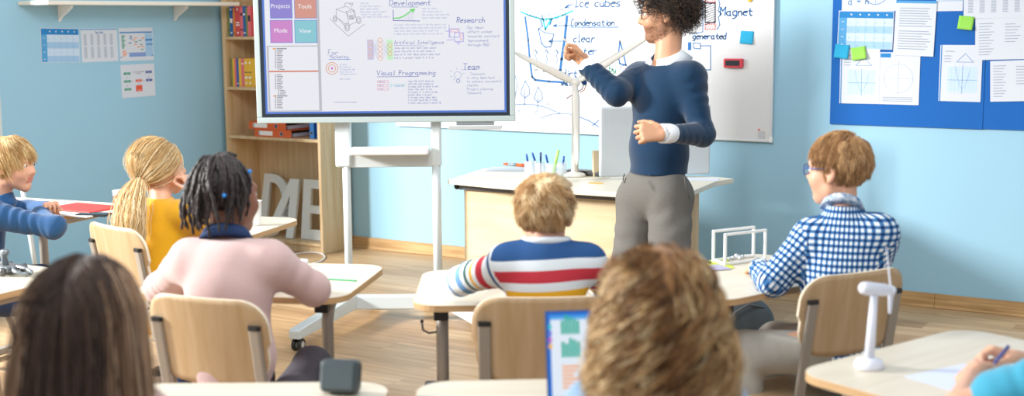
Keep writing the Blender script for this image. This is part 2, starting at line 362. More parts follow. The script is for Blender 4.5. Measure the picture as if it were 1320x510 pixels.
# ------------------------------------------------------------------ anatomy
def head_prims(c, fwd, up, s=1.0, child=False, beard=False):
    """c = centre between the ears; returns shapes, the frame and a local->place function"""
    y = unit(fwd); z = unit(np.array(up)-y*(np.array(up)@y)); x = np.cross(y, z); R = basis(x, y, z)
    def W(a, b, d): return c+s*(R@np.array((a, b, d)))
    fs = 1.06 if child else 1
    pr = [ell(W(0, -.012, .035), R, (.076*s, .094*s, .084*s), .01),
          ell(W(0, .035, -.025), R, (.061*s*fs, .06*s, .082*s), .03*s),
          cap(W(-.045, .01, -.062), W(0, .062, -.095), .022*s, .019*s, .02*s), cap(W(.045, .01, -.062), W(0, .062, -.095), .022*s, .019*s, .02*s),
          cap(W(0, .064, -.096), W(0, .07, -.092), .017*s, .015*s, .015*s),
          cap(W(-.038, .077, .026), W(.038, .077, .026), .011*s, .011*s, .02*s),
          cap(W(-.034, .06, -.03), W(.034, .06, -.03), .026*s, .026*s, .02*s),
          ell(W(-.031, .1, .005), R, (.019*s, .016*s, .012*s), .012*s, True), ell(W(.031, .1, .005), R, (.019*s, .016*s, .012*s), .012*s, True),
          cap(W(0, .088, .012), W(0, .104 if not child else .1, -.022), .0085*s, .012*s, .012*s), cap(W(0, .105 if not child else .1, -.026), W(0, .09, -.034), .0125*s, .01*s, .006*s),
          cap(W(-.012, .093, -.031), W(.012, .093, -.031), .009*s, .009*s, .006*s),
          cap(W(-.018, .08, -.056), W(.018, .08, -.056), .0095*s, .0095*s, .008*s), cap(W(-.015, .078, -.068), W(.015, .078, -.068), .0095*s, .0095*s, .008*s),
          cap(W(-.03, .096, -.062), W(.03, .096, -.062), .0022*s, .0022*s, .004*s, sub=True)]
    for q in (-1, 1):
        Re = R@Rz(q*.25)
        pr += [ell(W(q*.081, -.008, -.004), Re, (.008*s, .02*s, .031*s), .006*s), ell(W(q*.09, -.004, .002), Re, (.006*s, .01*s, .018*s), .004*s, True), cap(W(q*.079, -.002, -.03), W(q*.079, 0, -.034), .007*s, .007*s, .006*s)]
    return pr, R, W
def hand_prims(w, d, n, side, curl=(.5, .6, .6, .65), thumb=(.3, .5), s=1.0, spread=.1):
    """w wrist, d towards the fingers, n where the palm faces, side = direction of the thumb; curl per finger"""
    d = unit(d); n = unit(np.array(n)-d*(np.array(n)@d)); sd = np.cross(d, n)
    if sd@np.array(side) < 0: sd = -sd
    pr = []; L = (.078, .086, .08, .062); off = (.031, .0105, -.010, -.029)
    if isinstance(curl, (int, float)): curl = (curl,)*4
    for i in range(4):
        kn = w+s*(d*(.088-.004*abs(i-1))+sd*off[i]); pr.append(cap(w+s*(d*.012+sd*off[i]*.6), kn, .0135*s, .0105*s, .014*s))
        a = 0; p = kn; sp = sd*spread*(1.5-i)
        for j, fr in enumerate((.46, .3, .24)):
            a += curl[i]*(.75, 1.05, .75)[j]*1.35
            q = p+s*L[i]*fr*unit(math.cos(a)*(d+sp)+math.sin(a)*n)
            pr.append(cap(p, q, (.0092, .0082, .0074)[j]*s, (.0083, .0075, .0062)[j]*s, .003*s)); p = q
    b = w+s*(d*.022+sd*.026); t1 = unit(d*.62+sd*.62+n*.42*(1+thumb[0])); m = b+s*.038*t1; t2 = unit(t1-sd*thumb[1]+d*.35); e = m+s*.03*t2; e2 = e+s*.022*unit(t2-sd*thumb[1]*.6+n*.1)
    pr += [cap(b, m, .0145*s, .0105*s, .012*s), cap(m, e, .010*s, .009*s, .004*s), cap(e, e2, .0088*s, .007*s, .003*s)]
    return pr
def torso_frame(J):
    up = unit(J['chest']-J['hip']); x = J['shR']-J['shL']; x = unit(x-up*(x@up)); y = np.cross(up, x); return basis(x, y, up)
def make_person(label, J, skin, s=1.0, vox=.0055, head_s=1.0, child=True, hands=None, legs=True, group=None, neck_r=.045, w=1.0):
    """J: hip chest neck head hfwd hup shL shR elL elR wrL wrR hpL hpR knL knR anL anR; the bare figure as one surface"""
    R = torso_frame(J); hp, hR, W = head_prims(J['head'], J['hfwd'], J.get('hup', UP), head_s, child)
    u = 1.0*s
    pr = [ell(J['chest'], R, (.125*u*w, .09*u, .15*u), .03), ell((J['hip']+J['chest'])/2-R@V(0, 0, .03*u), R, (.11*u*w, .082*u, .16*u), .05), ell(J['hip'], R, (.13*u*w, .1*u, .11*u), .04)]
    pr += [cap(J['shL'], J['shR'], .042*u, .042*u, .05), cap(J['neck'], W(0, -.02, -.05), neck_r*s, neck_r*.93*s, .03)]
    for q in 'LR':
        pr += [cap(J['sh'+q], J['el'+q], .043*u, .033*u, .03), cap(J['el'+q], J['wr'+q], .033*u, .021*u, .015)]
        if legs: pr += [cap(J['hp'+q], J['kn'+q], .072*u, .048*u, .04), cap(J['kn'+q], J['an'+q], .048*u, .03*u, .02), cap(J['an'+q]-V(0, 0, .02), J['an'+q]+J.get('foot', CF)*.12*u-V(0, 0, .045*u), .028*u, .022*u, .02)]
    for h in (hands or []): pr += hand_prims(**h)
    pr += hp
    Vt, Fc = sculpt(pr, vox)
    mi = np.zeros(len(Fc), int); cen = Vt[Fc].mean(1); loc = (cen-J['head'])@hR/head_s
    lip = (np.abs(loc[:, 0]) < .023) & (loc[:, 1] > .075) & (loc[:, 2] < -.049) & (loc[:, 2] > -.076); mi[lip] = 1
    if J.get('stubble'):
        jt = np.random.default_rng(2).normal(size=(3, len(loc)))*.003; bd = (loc[:, 2]+jt[0] < -.047+.55*np.clip(.035-loc[:, 1], 0, .1)) & (loc[:, 2]+jt[1] > -.118+.9*np.clip(.05-loc[:, 1], 0, .1)*.5) & (loc[:, 1]+jt[2] > -.006) & (loc[:, 1] < .13) & (np.abs(loc[:, 0]) < .085) & ~lip & ~((np.abs(loc[:, 0]) < .016) & (loc[:, 2] > -.04)); mi[bd] = 2
    me = mkmesh('person', Vt, Fc, mi, True)
    o = link('person', me, [skin[0], skin[1], skin[2] if len(skin) > 2 else skin[0]], None, label, 'person', group)
    return o, hR, W, R
def garment(name, pr, m, parent, vox=.006, cuts=(), amp=.0025, f=22, seed=0, attrs=None, slot=None, smooth=2, **k):
    Vt, Fc = sculpt(pr, vox, cuts, folds(amp, f, seed) if amp else None, smooth)
    mi = slot(Vt[Fc].mean(1)) if slot else None
    me = mkmesh(name, Vt, Fc, mi, True)
    if attrs:
        for an, fn in attrs.items():
            a = me.attributes.new(an, 'FLOAT', 'POINT'); a.data.foreach_set('value', np.asarray(fn(Vt), np.float32))
    return link(name, me, m, parent, **k)
def top_prims(J, R, s=1.0, g=.012, w=1.0, hem=.0, sleeves=1.0, puff=0, belly=0, wr=.0035):
    u = s; c = J['chest']; h = J['hip']
    pr = [ell(c, R, (.125*u*w+g, .09*u+g+belly, .15*u+g), .03), ell((h+c)/2-R@V(0, 0, .03*u), R, (.112*u*w+g+puff, .084*u+g+puff+belly, .17*u), .06), ell(h-R@V(0, 0, hem), R, (.128*u*w+g+puff, .1*u+g+puff, .12*u), .05),
          cap(J['shL'], J['shR'], .044*u+g, .044*u+g, .05)]
    for q in 'LR':
        e = J['el'+q]; wq = J['wr'+q]
        if sleeves >= 1: pr += [cap(J['sh'+q], e, .045*u+g+puff*.3, .036*u+g, .035, (wr, .045, 1)), cap(e, e+(wq-e)*(sleeves-1 if sleeves > 1 else 1), .036*u+g, .026*u+g*.8, .02, (wr, .035, 2))]
        else: pr += [cap(J['sh'+q], J['sh'+q]+(e-J['sh'+q])*sleeves, .045*u+g, .042*u+g, .035, (wr, .05, 1))]
    return pr
def leg_prims(J, s=1.0, g=.012, end=1.0, R=None, taper=.0, w=1.0):
    u = s; pr = [ell(J['hip']+R@V(0, 0, -.01), R, (.13*u*w+g, .1*u+g, .12*u), .04)]
    for q in 'LR':
        a, k, n = J['hp'+q], J['kn'+q], J['an'+q]
        pr += [cap(a, k, .074*u+g, .052*u+g, .04, (.003, .06, 1)), cap(k, k+(n-k)*end, .052*u+g, .04*u+g-taper, .03, (.003, .07, 2))] if end > 0 else [cap(a, a+(k-a)*(1+end), .078*u+g, .062*u+g, .04, (.003, .05, 1))]
    return pr
def shoes(J, parent, m, s=1.0, fwd=None):
    fwd = unit(fwd if fwd is not None else J.get('foot', CF)); x = np.cross(fwd, UP); R = basis(x, fwd, UP)
    for q in 'LR':
        a = J['an'+q]; b = V(a[0], a[1], 0)+fwd*.06*s
        Vt, Fc = sculpt([ell(b+V(0, 0, .04*s), R, (.045*s, .13*s, .045*s), .02), cap(a, b+V(0, 0, .05*s)-fwd*.05*s, .042*s, .045*s, .03)], .006, [(V(0, 0, .002), V(0, 0, -1))], None, 1)
        link('shoe', mkmesh('shoe', Vt, Fc, None, True), m, parent)
def collar(name, c, R, r, h, m, parent, flare=.02, tip=.05, th=.004, n=40, gap=.25, ry=1.0):
    """a folded shirt collar round the neck; R columns right, front, up; the opening is at the front"""
    prof = lambda t: (1+tip/h*max(0, 1-abs(t)/.55)**1.5)
    vs = []; N = n+1
    for i in range(N):
        a = -math.pi+gap+(2*math.pi-2*gap)*i/n; t = (math.pi-abs(a)); ex = tip*max(0, 1-(t-gap)/.7)**1.3
        dr = np.array((math.sin(a)*1.0, -math.cos(a)*ry, 0.))
        for rr, z in ((r, -.012), (r-.001, h*.75), (r+th, h), (r+th*2, h*.85), (r+flare, -.006-ex), (r+flare-th, -.006-ex)):
            vs.append(c+R@(dr*rr+np.array((0, 0, z+.012*math.cos(a)))))
    k = 6; fs = [(i*k+j, i*k+(j+1) % k, (i+1)*k+(j+1) % k, (i+1)*k+j) for i in range(n) for j in range(k)]+[tuple(range(k))[::-1], tuple(n*k+j for j in range(k))]
    return link(name, mkmesh(name, vs, fs, None, True), m, parent)
# ------------------------------------------------------------------ hair
def hair_mats(name, cols, rough=.45):
    return [mat(f'{name}_{i}', c, rough, spec=.35, sheen=.1) for i, c in enumerate(cols)]
def scalp_roots(n, W, hR, s, test, seed=1):
    g = np.random.default_rng(seed); out = []; nr = []
    c0 = np.array((0, -.012, .035)); rad = np.array((.079, .097, .087))
    while len(out) < n:
        d = g.normal(size=3); d /= np.linalg.norm(d)
        if d[2] < -.85: continue
        p = c0+d*rad
        if test(p, g): out.append(p); nr.append(unit(d/rad))
    return np.array(out), np.array(nr)
def strand_mesh(name, paths, rad, mats, parent, mi=None, sides=3, taper=.35, **k):
    """paths N x K x 3 -> thin tapering tubes in one mesh"""
    N, K, _ = paths.shape; T = np.gradient(paths, axis=1); T /= np.maximum(np.linalg.norm(T, axis=2, keepdims=True), 1e-9)
    ref = np.where(np.abs(T[..., 2:3]) < .9, np.array((0, 0, 1.)), np.array((1., 0, 0))); A = np.cross(T, ref); A /= np.maximum(np.linalg.norm(A, axis=2, keepdims=True), 1e-9); B = np.cross(T, A)
    rr = rad if isinstance(rad, np.ndarray) else rad*(1-(1-taper)*np.linspace(0, 1, K)**2)[None, :]*np.ones((N, 1))
    vs = np.stack([paths+rr[..., None]*(math.cos(2*math.pi*j/sides)*A+math.sin(2*math.pi*j/sides)*B) for j in range(sides)], 2).reshape(-1, 3)
    base = (np.arange(N)*K*sides)[:, None, None]; kk = np.arange(K-1)[None, :, None]*sides; j = np.arange(sides)[None, None, :]; j2 = (j+1) % sides
    q = np.stack([base+kk+j, base+kk+j2, base+kk+sides+j2, base+kk+sides+j], -1).reshape(-1, 4)
    m = np.repeat(mi if mi is not None else np.random.default_rng(3).integers(0, len(mats), N), (K-1)*sides)
    return link(name, mkmesh(name, vs, q, m, True), mats, parent, **k)
def grow(roots, nrm, length, K, step_dir, s, lift=(.006, .02), seed=2, bodies=(), stiff=.65, jitter=.15, clump=0, nclump=60, lvar=.25, curl=None):
    """strands in head coordinates (metres at adult size); step_dir(p, t, dir)->wanted direction"""
    g = np.random.default_rng(seed); N = len(roots); c0 = np.array((0, -.012, .035)); rad = np.array((.079, .097, .087))
    L = length*(1+g.uniform(-lvar, lvar, N)); st = (L/(K-1))[:, None]; p = roots.copy(); d = nrm.copy(); out = [p.copy()]
    jit = g.normal(size=(N, 3))*jitter; off = g.uniform(lift[0], lift[1], N)
    for i in range(1, K):
        t = i/(K-1); wd = step_dir(p, t, d)+jit; wd /= np.maximum(np.linalg.norm(wd, axis=1, keepdims=True), 1e-9)
        d = d*stiff+wd*(1-stiff); d /= np.maximum(np.linalg.norm(d, axis=1, keepdims=True), 1e-9); p = p+d*st
        sc = rad+(off*min(1, t*2.5))[:, None]; q = (p-c0)/sc; ln = np.linalg.norm(q, axis=1, keepdims=True)
        p = np.where(ln < 1, c0+q/np.maximum(ln, 1e-6)*sc, p)
        for bc, br in bodies:
            q = (p-bc)/br; ln = np.linalg.norm(q, axis=1, keepdims=True); o2 = 1+off[:, None]*4; p = np.where(ln < o2, bc+q/np.maximum(ln, 1e-6)*br*o2, p)
        out.append(p.copy())
    out = np.stack(out, 1)
    if clump:
        gi = g.choice(N, min(nclump, N), replace=False); dd = ((roots[:, None]-roots[gi][None])**2).sum(2); near = gi[dd.argmin(1)]
        global LAST_NEAR; LAST_NEAR = near
        wgt = (np.linspace(0, 1, K)**1.3*clump)[None, :, None]; tgt = out[near]; out = out*(1-wgt)+(tgt+(out-tgt)*.25)*wgt
    if curl:
        amp, lam, share = curl; ph = g.uniform(0, 6.28, N)
        if share:
            gi = g.choice(N, share, replace=False); dd = ((roots[:, None]-roots[gi][None])**2).sum(2); ph = ph[gi[dd.argmin(1)]]+g.normal(size=N)*.35
        sl = (np.linspace(0, 1, K)[None, :]*L[:, None])*6.283/lam+ph[:, None]; T = np.gradient(out, axis=1); T /= np.linalg.norm(T, axis=2, keepdims=True)
        A = np.cross(T, np.array((0, .3, 1.))); A /= np.maximum(np.linalg.norm(A, axis=2, keepdims=True), 1e-6); B = np.cross(T, A); am = amp*np.minimum(1, np.linspace(0, 1, K)*3)[None, :, None]
        out = out+am*(np.cos(sl)[..., None]*A+np.sin(sl)[..., None]*B)
    return out
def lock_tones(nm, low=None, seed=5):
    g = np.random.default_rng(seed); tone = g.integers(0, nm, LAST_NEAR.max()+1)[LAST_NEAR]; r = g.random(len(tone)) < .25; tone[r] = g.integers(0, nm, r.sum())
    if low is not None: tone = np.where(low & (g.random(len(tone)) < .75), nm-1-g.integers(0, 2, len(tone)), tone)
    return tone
def to_place(paths, c, hR, s): return c+s*(paths@hR.T)
def hair_cap(name, c, hR, s, test_cuts, m, parent, grow_=.006, extra=()):
    W = lambda a, b, d: c+s*(hR@np.array((a, b, d)))
    pr = [ell(W(0, -.016, .037), hR, ((.076+grow_)*s, (.094+grow_)*s, (.084+grow_)*s), .01)]+list(extra)
    cuts = [(W(*pt), hR@np.array(nm, float)) for pt, nm in test_cuts]
    Vt, Fc = sculpt(pr, .005, cuts, folds(.0015, 60, 3), 1)
    return link(name, mkmesh(name, Vt, Fc, None, True), m, parent)
# ================================================================== THE ROOM
YB, XL = 7.14, -6.50
def struct(name, mb, m, **k): return mb.build(name, m, None, kind='structure', **k)
struct('floor', MB().bb(XL-.1, 2.2, -1.5, YB+.1, -.05, 0), M_floor)
struct('wall_back', MB().bb(XL-.12, 2.2, YB, YB+.12, 0, 3.2), M_wallb)
wl = MB(); wl.bb(XL-.12, XL, 4.90, YB, 0, 3.2); wl.bb(XL-.12, XL, -1.5, 4.90, 0, .75); wl.bb(XL-.12, XL, -1.5, 4.90, 2.97, 3.2); wl.bb(XL-.12, XL, -1.5, .4, .75, 2.97)
struct('wall_left', wl, M_wallb)
wf = thing('window_1', (XL, 2.65, .75), None, None); wf['kind'] = 'structure'
f = MB()
for y0, y1 in ((.4, .46), (1.87, 1.93), (3.37, 3.43), (4.84, 4.95)): f.bb(XL-.09, XL+.015, y0, y1, .75, 2.97)
f.bb(XL-.09, XL+.012, .4, 4.9, .75, .81); f.bb(XL-.09, XL+.012, .4, 4.9, 2.91, 2.97)
f.build('window_frame', M_white, wf, bevel=.004)
MB().bb(XL-.05, XL+.05, .4, 4.5, .735, .75).build('window_sill', M_white, wf, bevel=.006)
b = MB(); x = XL
for x1 in (-3.9, -1.56, .8, 2.2): b.bb(x+.0008, x1, YB-.014, YB, 0, .08); b.bb(x+.0008, x1, YB-.019, YB, 0, .012); x = x1
struct('baseboard_back', b, M_base, bevel=.003)
struct('baseboard_left', MB().bb(XL, XL+.014, -1.5, YB-.014, 0, .08), M_base, bevel=.003)
# ------------------------------------------------------------------ shelf on the left wall
sh = thing('wall_shelf', (XL, 6.0, 1.70), 'long white wall shelf on tapered brackets above the pinned pages', 'shelf')
MB().bb(XL+.002, XL+.27, 5.12, 6.74, 1.705, 1.73).build('shelf_board', mat('cream_laminate', '#e9e2d4', .45), sh, bevel=.003)
for y in (5.42, 6.39):
    m = MB(); m.prism([(0, 1.704), (.12, 1.704), (.12, 1.69), (.02, 1.63), (0, 1.605)], y-.01, y+.01, lambda a, z, t: (XL+.001+a, t, z)); m.build('bracket', M_whitep, sh, bevel=.002)
    m = MB(); 
    for z in (1.69, 1.665): m.sphere((XL+.03, y-.0125, z), .004, 5)
# ------------------------------------------------------------------ bookcase
BX0, BX1, BY0, BY1 = -6.455, -5.592, 6.79, 7.118
bc = thing('bookcase', ((BX0+BX1)/2, 6.95, 0), 'tall open birch bookcase standing in the corner behind the display', 'bookcase')
m = MB(); m.bb(BX0, BX0+.022, BY0, BY1, 0, 2.0); m.build('left_side_panel', M_birch, bc, bevel=.001)
m = MB(); m.bb(BX1-.022, BX1, BY0, BY1, 0, 2.0); m.build('right_side_panel', M_birch, bc, bevel=.001)
MB().bb(BX0+.022, BX1-.022, BY1-.008, BY1, .05, 1.98).build('back_panel', M_birch, bc)
SHZ = (.05, .773, 1.118, 1.472)
for z in SHZ+(1.98,): MB().bb(BX0+.0225, BX1-.0225, BY0+.004, BY1-.009, z, z+.02).build('shelf', M_birch, bc, bevel=.001)
MB().bb(BX0+.0225, BX1-.0225, BY0+.02, BY0+.036, 0, .0495).build('plinth', M_birch, bc)
# ------------------------------------------------------------------ books and folders in it
def book(x, z, wd, h, d, cov, label, grp, deco):
    t = thing('book', (x+wd/2, BY0+.04+d/2, z), label, 'book', grp)
    m = MB(); m.bb(x, x+wd, BY0+.03, BY0+.034, z, z+h); m.bb(x, x+.002, BY0+.034, BY0+.03+d, z, z+h); m.bb(x+wd-.002, x+wd, BY0+.034, BY0+.03+d, z, z+h)
    bm_ = m
    MB().bb(x+.0025, x+wd-.0025, BY0+.035, BY0+.027+d, z+.004, z+h-.005).build('pages', M_paper, t)
    s = Sheet((x, BY0+.03, z), (1, 0, 0), (0, 0, 1), (0, -1, 0), .0006); s.mb = bm_; s.mats = [cov]
    for q in deco:
        if q[0] == 'b': s.rect(wd*.12, h*q[1], wd*.88, h*q[2], q[3])
        else: s.disc(wd/2, h*q[1], min(wd*.22, .008), q[2], 2)
    s.build('cover', t)
cR, cB, cY, cG, cP, cO = [mat('book_'+n, c, .5) for n, c in (('red', '#d2504f'), ('blue', '#2c63a4'), ('yellow', '#e9b83a'), ('green', '#7c8a4e'), ('pink', '#e4727a'), ('orange', '#e08a3c'))]
M_pr = mat('spine_white', '#f1ede6', .6); M_dk = mat('spine_dark', '#3a3440', .6)
x = BX0+.03; zt = SHZ[3]+.0205
top = [(.02, .2, cG, 'narrow olive green book', [('b', .2, .24, M_dk)]), (.032, .21, cB, 'deep blue book with a white dot low on its spine', [('d', .12, M_pr), ('d', .9, M_pr), ('b', .45, .6, M_pr)]), (.02, .2, cO, 'thin orange book', [('b', .1, .14, M_dk)]),
       (.048, .21, cR, 'thick coral red book with white marks', [('d', .9, M_pr), ('b', .36, .4, M_pr), ('b', .44, .48, M_pr), ('d', .12, M_pr)]), (.026, .205, cP, 'pink book with dark label', [('b', .7, .8, M_dk), ('b', .2, .26, M_dk)]),
       (.026, .21, cB, 'slim blue book with two pale bands', [('b', .7, .76, M_pr), ('b', .1, .14, M_pr)]), (.018, .2, cG, 'slim green book', []), (.03, .21, cP, 'rose book with square print', [('b', .5, .7, M_dk)]), (.03, .205, cR, 'red book near the display edge', [])]
for wd, h, c, lb, dc in top: book(x, zt, wd-.001, h, .17, c, lb+' on the top visible shelf', 'books on the top shelf', dc); x += wd
x = BX0+.045; zt = SHZ[2]+.0205
mid = [(.016, .2, cG, 'olive green book', []), (.018, .2, cY, 'thin yellow book at the left', []), (.018, .2, cP, 'thin pink book', []), (.022, .2, cB, 'blue book', [('b', .1, .13, M_pr)]), (.026, .2, cY, 'plain yellow book beside the blue one', []), (.026, .2, cP, 'salmon book', [('b', .8, .84, M_pr)]),
       (.036, .2, cY, 'wide yellow binder book with round finger mark', [('d', .14, M_pr), ('b', .3, .36, M_pr), ('b', .5, .53, M_dk), ('d', .85, M_pr)]), (.036, .2, cY, 'second wide yellow binder book with round finger mark', [('d', .14, M_pr), ('b', .3, .36, M_pr), ('b', .5, .53, M_dk), ('d', .85, M_pr)]), (.03, .2, cY, 'rightmost yellow book half behind the display', [])]
for wd, h, c, lb, dc in mid: book(x, zt, wd-.001, h, .17, c, lb+' on the second shelf', 'books on the second shelf', dc); x += wd
M_hole = mat('ring_hole_dark', '#15110f', .4)
def binder(o, ln, th, dp, m, label, grp, lying):
    """lever arch binder: o = near left bottom corner of the spine"""
    o = np.array(o, float); ax = (V(1, 0, 0), V(0, 1, 0), V(0, 0, 1)) if lying else (V(0, 0, 1), V(0, 1, 0), V(1, 0, 0))
    A, B, C = ax; R = basis(A, B, C)
    t = thing('binder', (o+A*ln/2*(1 if lying else 0)+B*dp/2), label, 'binder', grp)
    c = lambda a, b, cc: o+A*a+B*b+C*cc
    mb = MB(); mb.box(c(ln/2, .0015, th/2), (ln, .003, th), R); mb.box(c(ln/2, dp/2+.0015, .0015), (ln, dp-.003, .003), R); mb.box(c(ln/2, dp/2+.0015, th-.0015), (ln, dp-.003, .003), R); cv = mb.build('cover', m, t, bevel=.001)
    MB().box(c(ln/2, dp*.55, th*.3), (ln-.02, dp*.8, th*.45), R).build('pages', M_paper, t)
    pos = .74 if lying else .15
    cc = c(ln*pos, -.0012, th/2); Rr = basis(A, C, -B); rg = MB(); rg.lathe([(.0135, 0), (.0135, .002), (.0105, .002), (.0105, 0)], cc+B*.001, 20, Rr, 0); rg.lathe([(.0104, 0), (.0104, .0012)], cc+B*.0012, 16, Rr, 1)
    rg.build('finger_ring', [M_steel2, M_hole], cv)
    s = Sheet(c(0, 0, 0), A, C, -B, .0008)
    if lying: s.rect(ln*.12, th*.22, ln*.5, th*.8, M_pr); s.rect(ln*.13, th*.25, ln*.15, th*.77, M_inkc, 2)
    else: s.rect(ln*.45, th*.2, ln*.85, th*.8, M_pr)
    s.build('spine_label', cv)
zt = SHZ[1]+.0205
binder(aty(327, 175, BY0)*V(1, 0, 0)+V(0, BY0+.01, zt), .335, .052, .28, M_orange, 'lower orange lever arch binder lying flat under the other', 'orange binders lying on the shelf', True)
binder(aty(320, 163, BY0)*V(1, 0, 0)+V(-.005, BY0+.012, zt+.0525), .34, .052, .28, M_orange, 'upper orange lever arch binder stacked on the other', 'orange binders lying on the shelf', True)
for i, (px, lb) in enumerate(((394.5, 'leftmost of the blue binders standing beside the orange ones'), (404, 'middle blue binder, half hidden by the display'), (409.8, 'rightmost blue binder against the bookcase side'))):
    binder(V(aty(px, 180, BY0)[0], BY0+.04, zt), .26, (.038, .03, .018)[i], .24, M_blueb, lb, 'blue binders upright on the shelf', False)
# foam letters at the bottom of the bookcase
zt = SHZ[0]+.0205
def letter(outer, holes, x, y, tilt, label):
    """letter in the x-z plane, 0..1 wide, 0..1 high scaled"""
    me = bpy.data.curves.new('c', 'CURVE'); me.dimensions = '2D'; me.fill_mode = 'BOTH'; me.extrude = .0125; me.bevel_depth = .001
    for lp in [outer]+holes:
        sp = me.splines.new('POLY'); sp.points.add(len(lp)-1)
        for i, (a, b) in enumerate(lp): sp.points[i].co = (a, b, 0, 1)
        sp.use_cyclic_u = True
    tmp = bpy.data.objects.new('t', me); COL.objects.link(tmp); bpy.context.view_layer.update()
    ms = bpy.data.meshes.new_from_object(tmp.evaluated_get(bpy.context.evaluated_depsgraph_get())); bpy.data.objects.remove(tmp)
    n = len(ms.vertices); co = np.empty(n*3, np.float32); ms.vertices.foreach_get('co', co); co = co.reshape(-1, 3)
    X = co[:, 0]+x; Z = co[:, 1]; Yy = co[:, 2]
    out = np.stack([X, y+Yy*math.cos(tilt)+Z*math.sin(tilt), zt+Z*math.cos(tilt)-Yy*math.sin(tilt)+.013*math.sin(tilt)], 1); ms.vertices.foreach_set('co', out.astype(np.float32).ravel()); ms.update(); ms.name = 'foam_letter'
    return link('foam_letter', ms, M_foam, None, label, 'letter', 'foam letters in the bookcase')
H_ = .43
arc = [(.075+.19*math.cos(a), H_/2+H_/2*math.sin(a)) for a in np.linspace(-math.pi/2, math.pi/2, 17)]
arci = [(.075+.12*math.cos(a), H_/2+(H_/2-.06)*math.sin(a)) for a in np.linspace(-math.pi/2, math.pi/2, 17)]
letter([(0, 0)]+arc+[(0, H_)], [([(.06, .06)]+arci+[(.06, H_-.06)])[::-1]], -6.33, 6.97, .2, 'white foam letter D leaning at the back behind the A')
letter([(0, 0), (.065, 0), (.105, .09), (.2, .09), (.2, 0), (.265, 0), (.265, .42), (.185, .42)], [[(.135, .15), (.2, .15), (.2, .31)][::-1]], -6.185, 6.87, .2, 'white foam letter A standing between the D and the E')
letter([(0, 0), (.22, 0), (.235, .02), (.235, .07), (.07, .07), (.07, .185), (.22, .185), (.22, .24), (.07, .24), (.07, .36), (.235, .36), (.235, .42), (0, .42)], [], -5.875, 6.905, .12, 'white foam letter E at the right end of the bottom shelf')
# ------------------------------------------------------------------ pages on the left wall
def lwall(x, y): return atx(x, y, XL+.0015)
def bwall(x, y, off=.0015): return aty(x, y, YB-off)
NL, NB = V(1, 0, 0), V(0, -1, 0)
tb1, tb2, tb3, tb4 = [mat('print_blue_%d' % i, c, .8) for i, c in enumerate(('#1f7fc2', '#4f9dd2', '#9dc3e4', '#c3d8ee'))]
def page(tl, tr, br, bl, fn, n, label, draw, grp, thick=.0004, mats0=None, name='paper_page'):
    s, W, H = quadsheet(fn, tl, tr, br, bl, n); s.rect(0, 0, W, H, mats0 or M_paper, 0); draw(s, W, H)
    a = s.mb; q = [s.p(x, y, 0)-s.n*thick for x, y in ((0, 0), (0, H), (W, H), (W, 0))]; a.add(q, [(0, 1, 2, 3)], 0)
    c = [s.p(x, y, 0) for x, y in ((0, 0), (0, H), (W, H), (W, 0))]
    for i in range(4): a.add([q[i], c[i], c[(i+1) % 4], q[(i+1) % 4]], [(0, 1, 2, 3)], 0)
    return s.build(name, None, label=label, cat='paper', group=grp)
def d_table(s, W, H):
    s.rect(.004, H*.81, W-.004, H-.004, tb1, 1); s.rect(.004, .004, W*.16, H*.81, tb2, 1)
    for i in range(4):
        s.rect(W*.16, H*(.01+.2*i), W-.004, H*(.2+.2*i), tb3 if i % 2 == 0 else tb4, 1)
        for j in range(5): s.text('xoxonemi'[(i*3+j) % 5:][:2], W*(.2+.16*j), H*(.08+.2*i), .006, .0009, M_inkg, 3)
    for j in range(5): s.rect(W*(.22+.16*j), H*.88, W*(.25+.16*j), H*.92, M_paper, 2)
    for j in range(1, 5): s.line([(W*(.16+.168*j), .004), (W*(.16+.168*j), H*.81)], .001, tb2, 2)
    for i in range(4): s.rect(W*.06, H*(.1+.2*i), W*.11, H*(.115+.2*i), M_paper, 2)
def d_cols(s, W, H):
    s.rect(0, H*.95, W, H*.98, tb2, 1); s.text('Time Table', W*.38, H*.85, .012, .002, tb1, 2)
    for i in range(5):
        for j in range(2):
            for k in range(11): s.rect(W*(.07+.18*i), H*(.12+.38*j+.031*k), W*(.15+.18*i), H*(.133+.38*j+.031*k), M_inkg, 1)
cgr, cor, cnv, crd = mat('print_green', '#2f9272', .8), mat('print_orange', '#ec8a4a', .8), mat('print_navy', '#274c9b', .8), mat('print_redorange', '#d9593c', .8)
def d_chart(s, W, H):
    s.rect(W*.02, H*.84, W*.98, H*.88, tb1, 1); s.rect(W*.76, H*.12, W*.98, H*.82, tb3, 1); s.rect(W*.27, H*.12, W*.76, H*.25, mat('print_violet', '#7f9bd0', .8), 1)
    for x_, y_, c in ((.3, .72, cnv), (.44, .68, cor), (.66, .67, cor), (.3, .66, tb1), (.38, .62, cor), (.57, .6, cgr), (.45, .56, cgr), (.27, .53, cnv), (.43, .48, cor), (.6, .47, cgr), (.52, .4, cor), (.64, .41, cor), (.62, .32, cgr)): s.rect(W*x_, H*y_, W*(x_+.08), H*(y_+.028), c, 2)
    for k in range(9): s.rect(W*.07, H*(.38+.046*k), W*(.13+.02*(k % 3)), H*(.41+.046*k), cgr, 1)
    for k in range(5): s.rect(W*.09, H*(.14+.04*k), W*(.16+.03*(k % 3)), H*(.165+.04*k), cor, 1)
    for k in range(4): s.rect(W*(.79+.05*k), H*.46, W*(.82+.05*k), H*.52, tb1, 2)
    s.rect(W*.76, H*.6, W*.98, H*.65, tb1, 2); s.rect(W*.02, H*.1, W*.05, H*.14, tb1, 2); s.rect(W*.94, H*.12, W*.98, H*.16, tb1, 2)
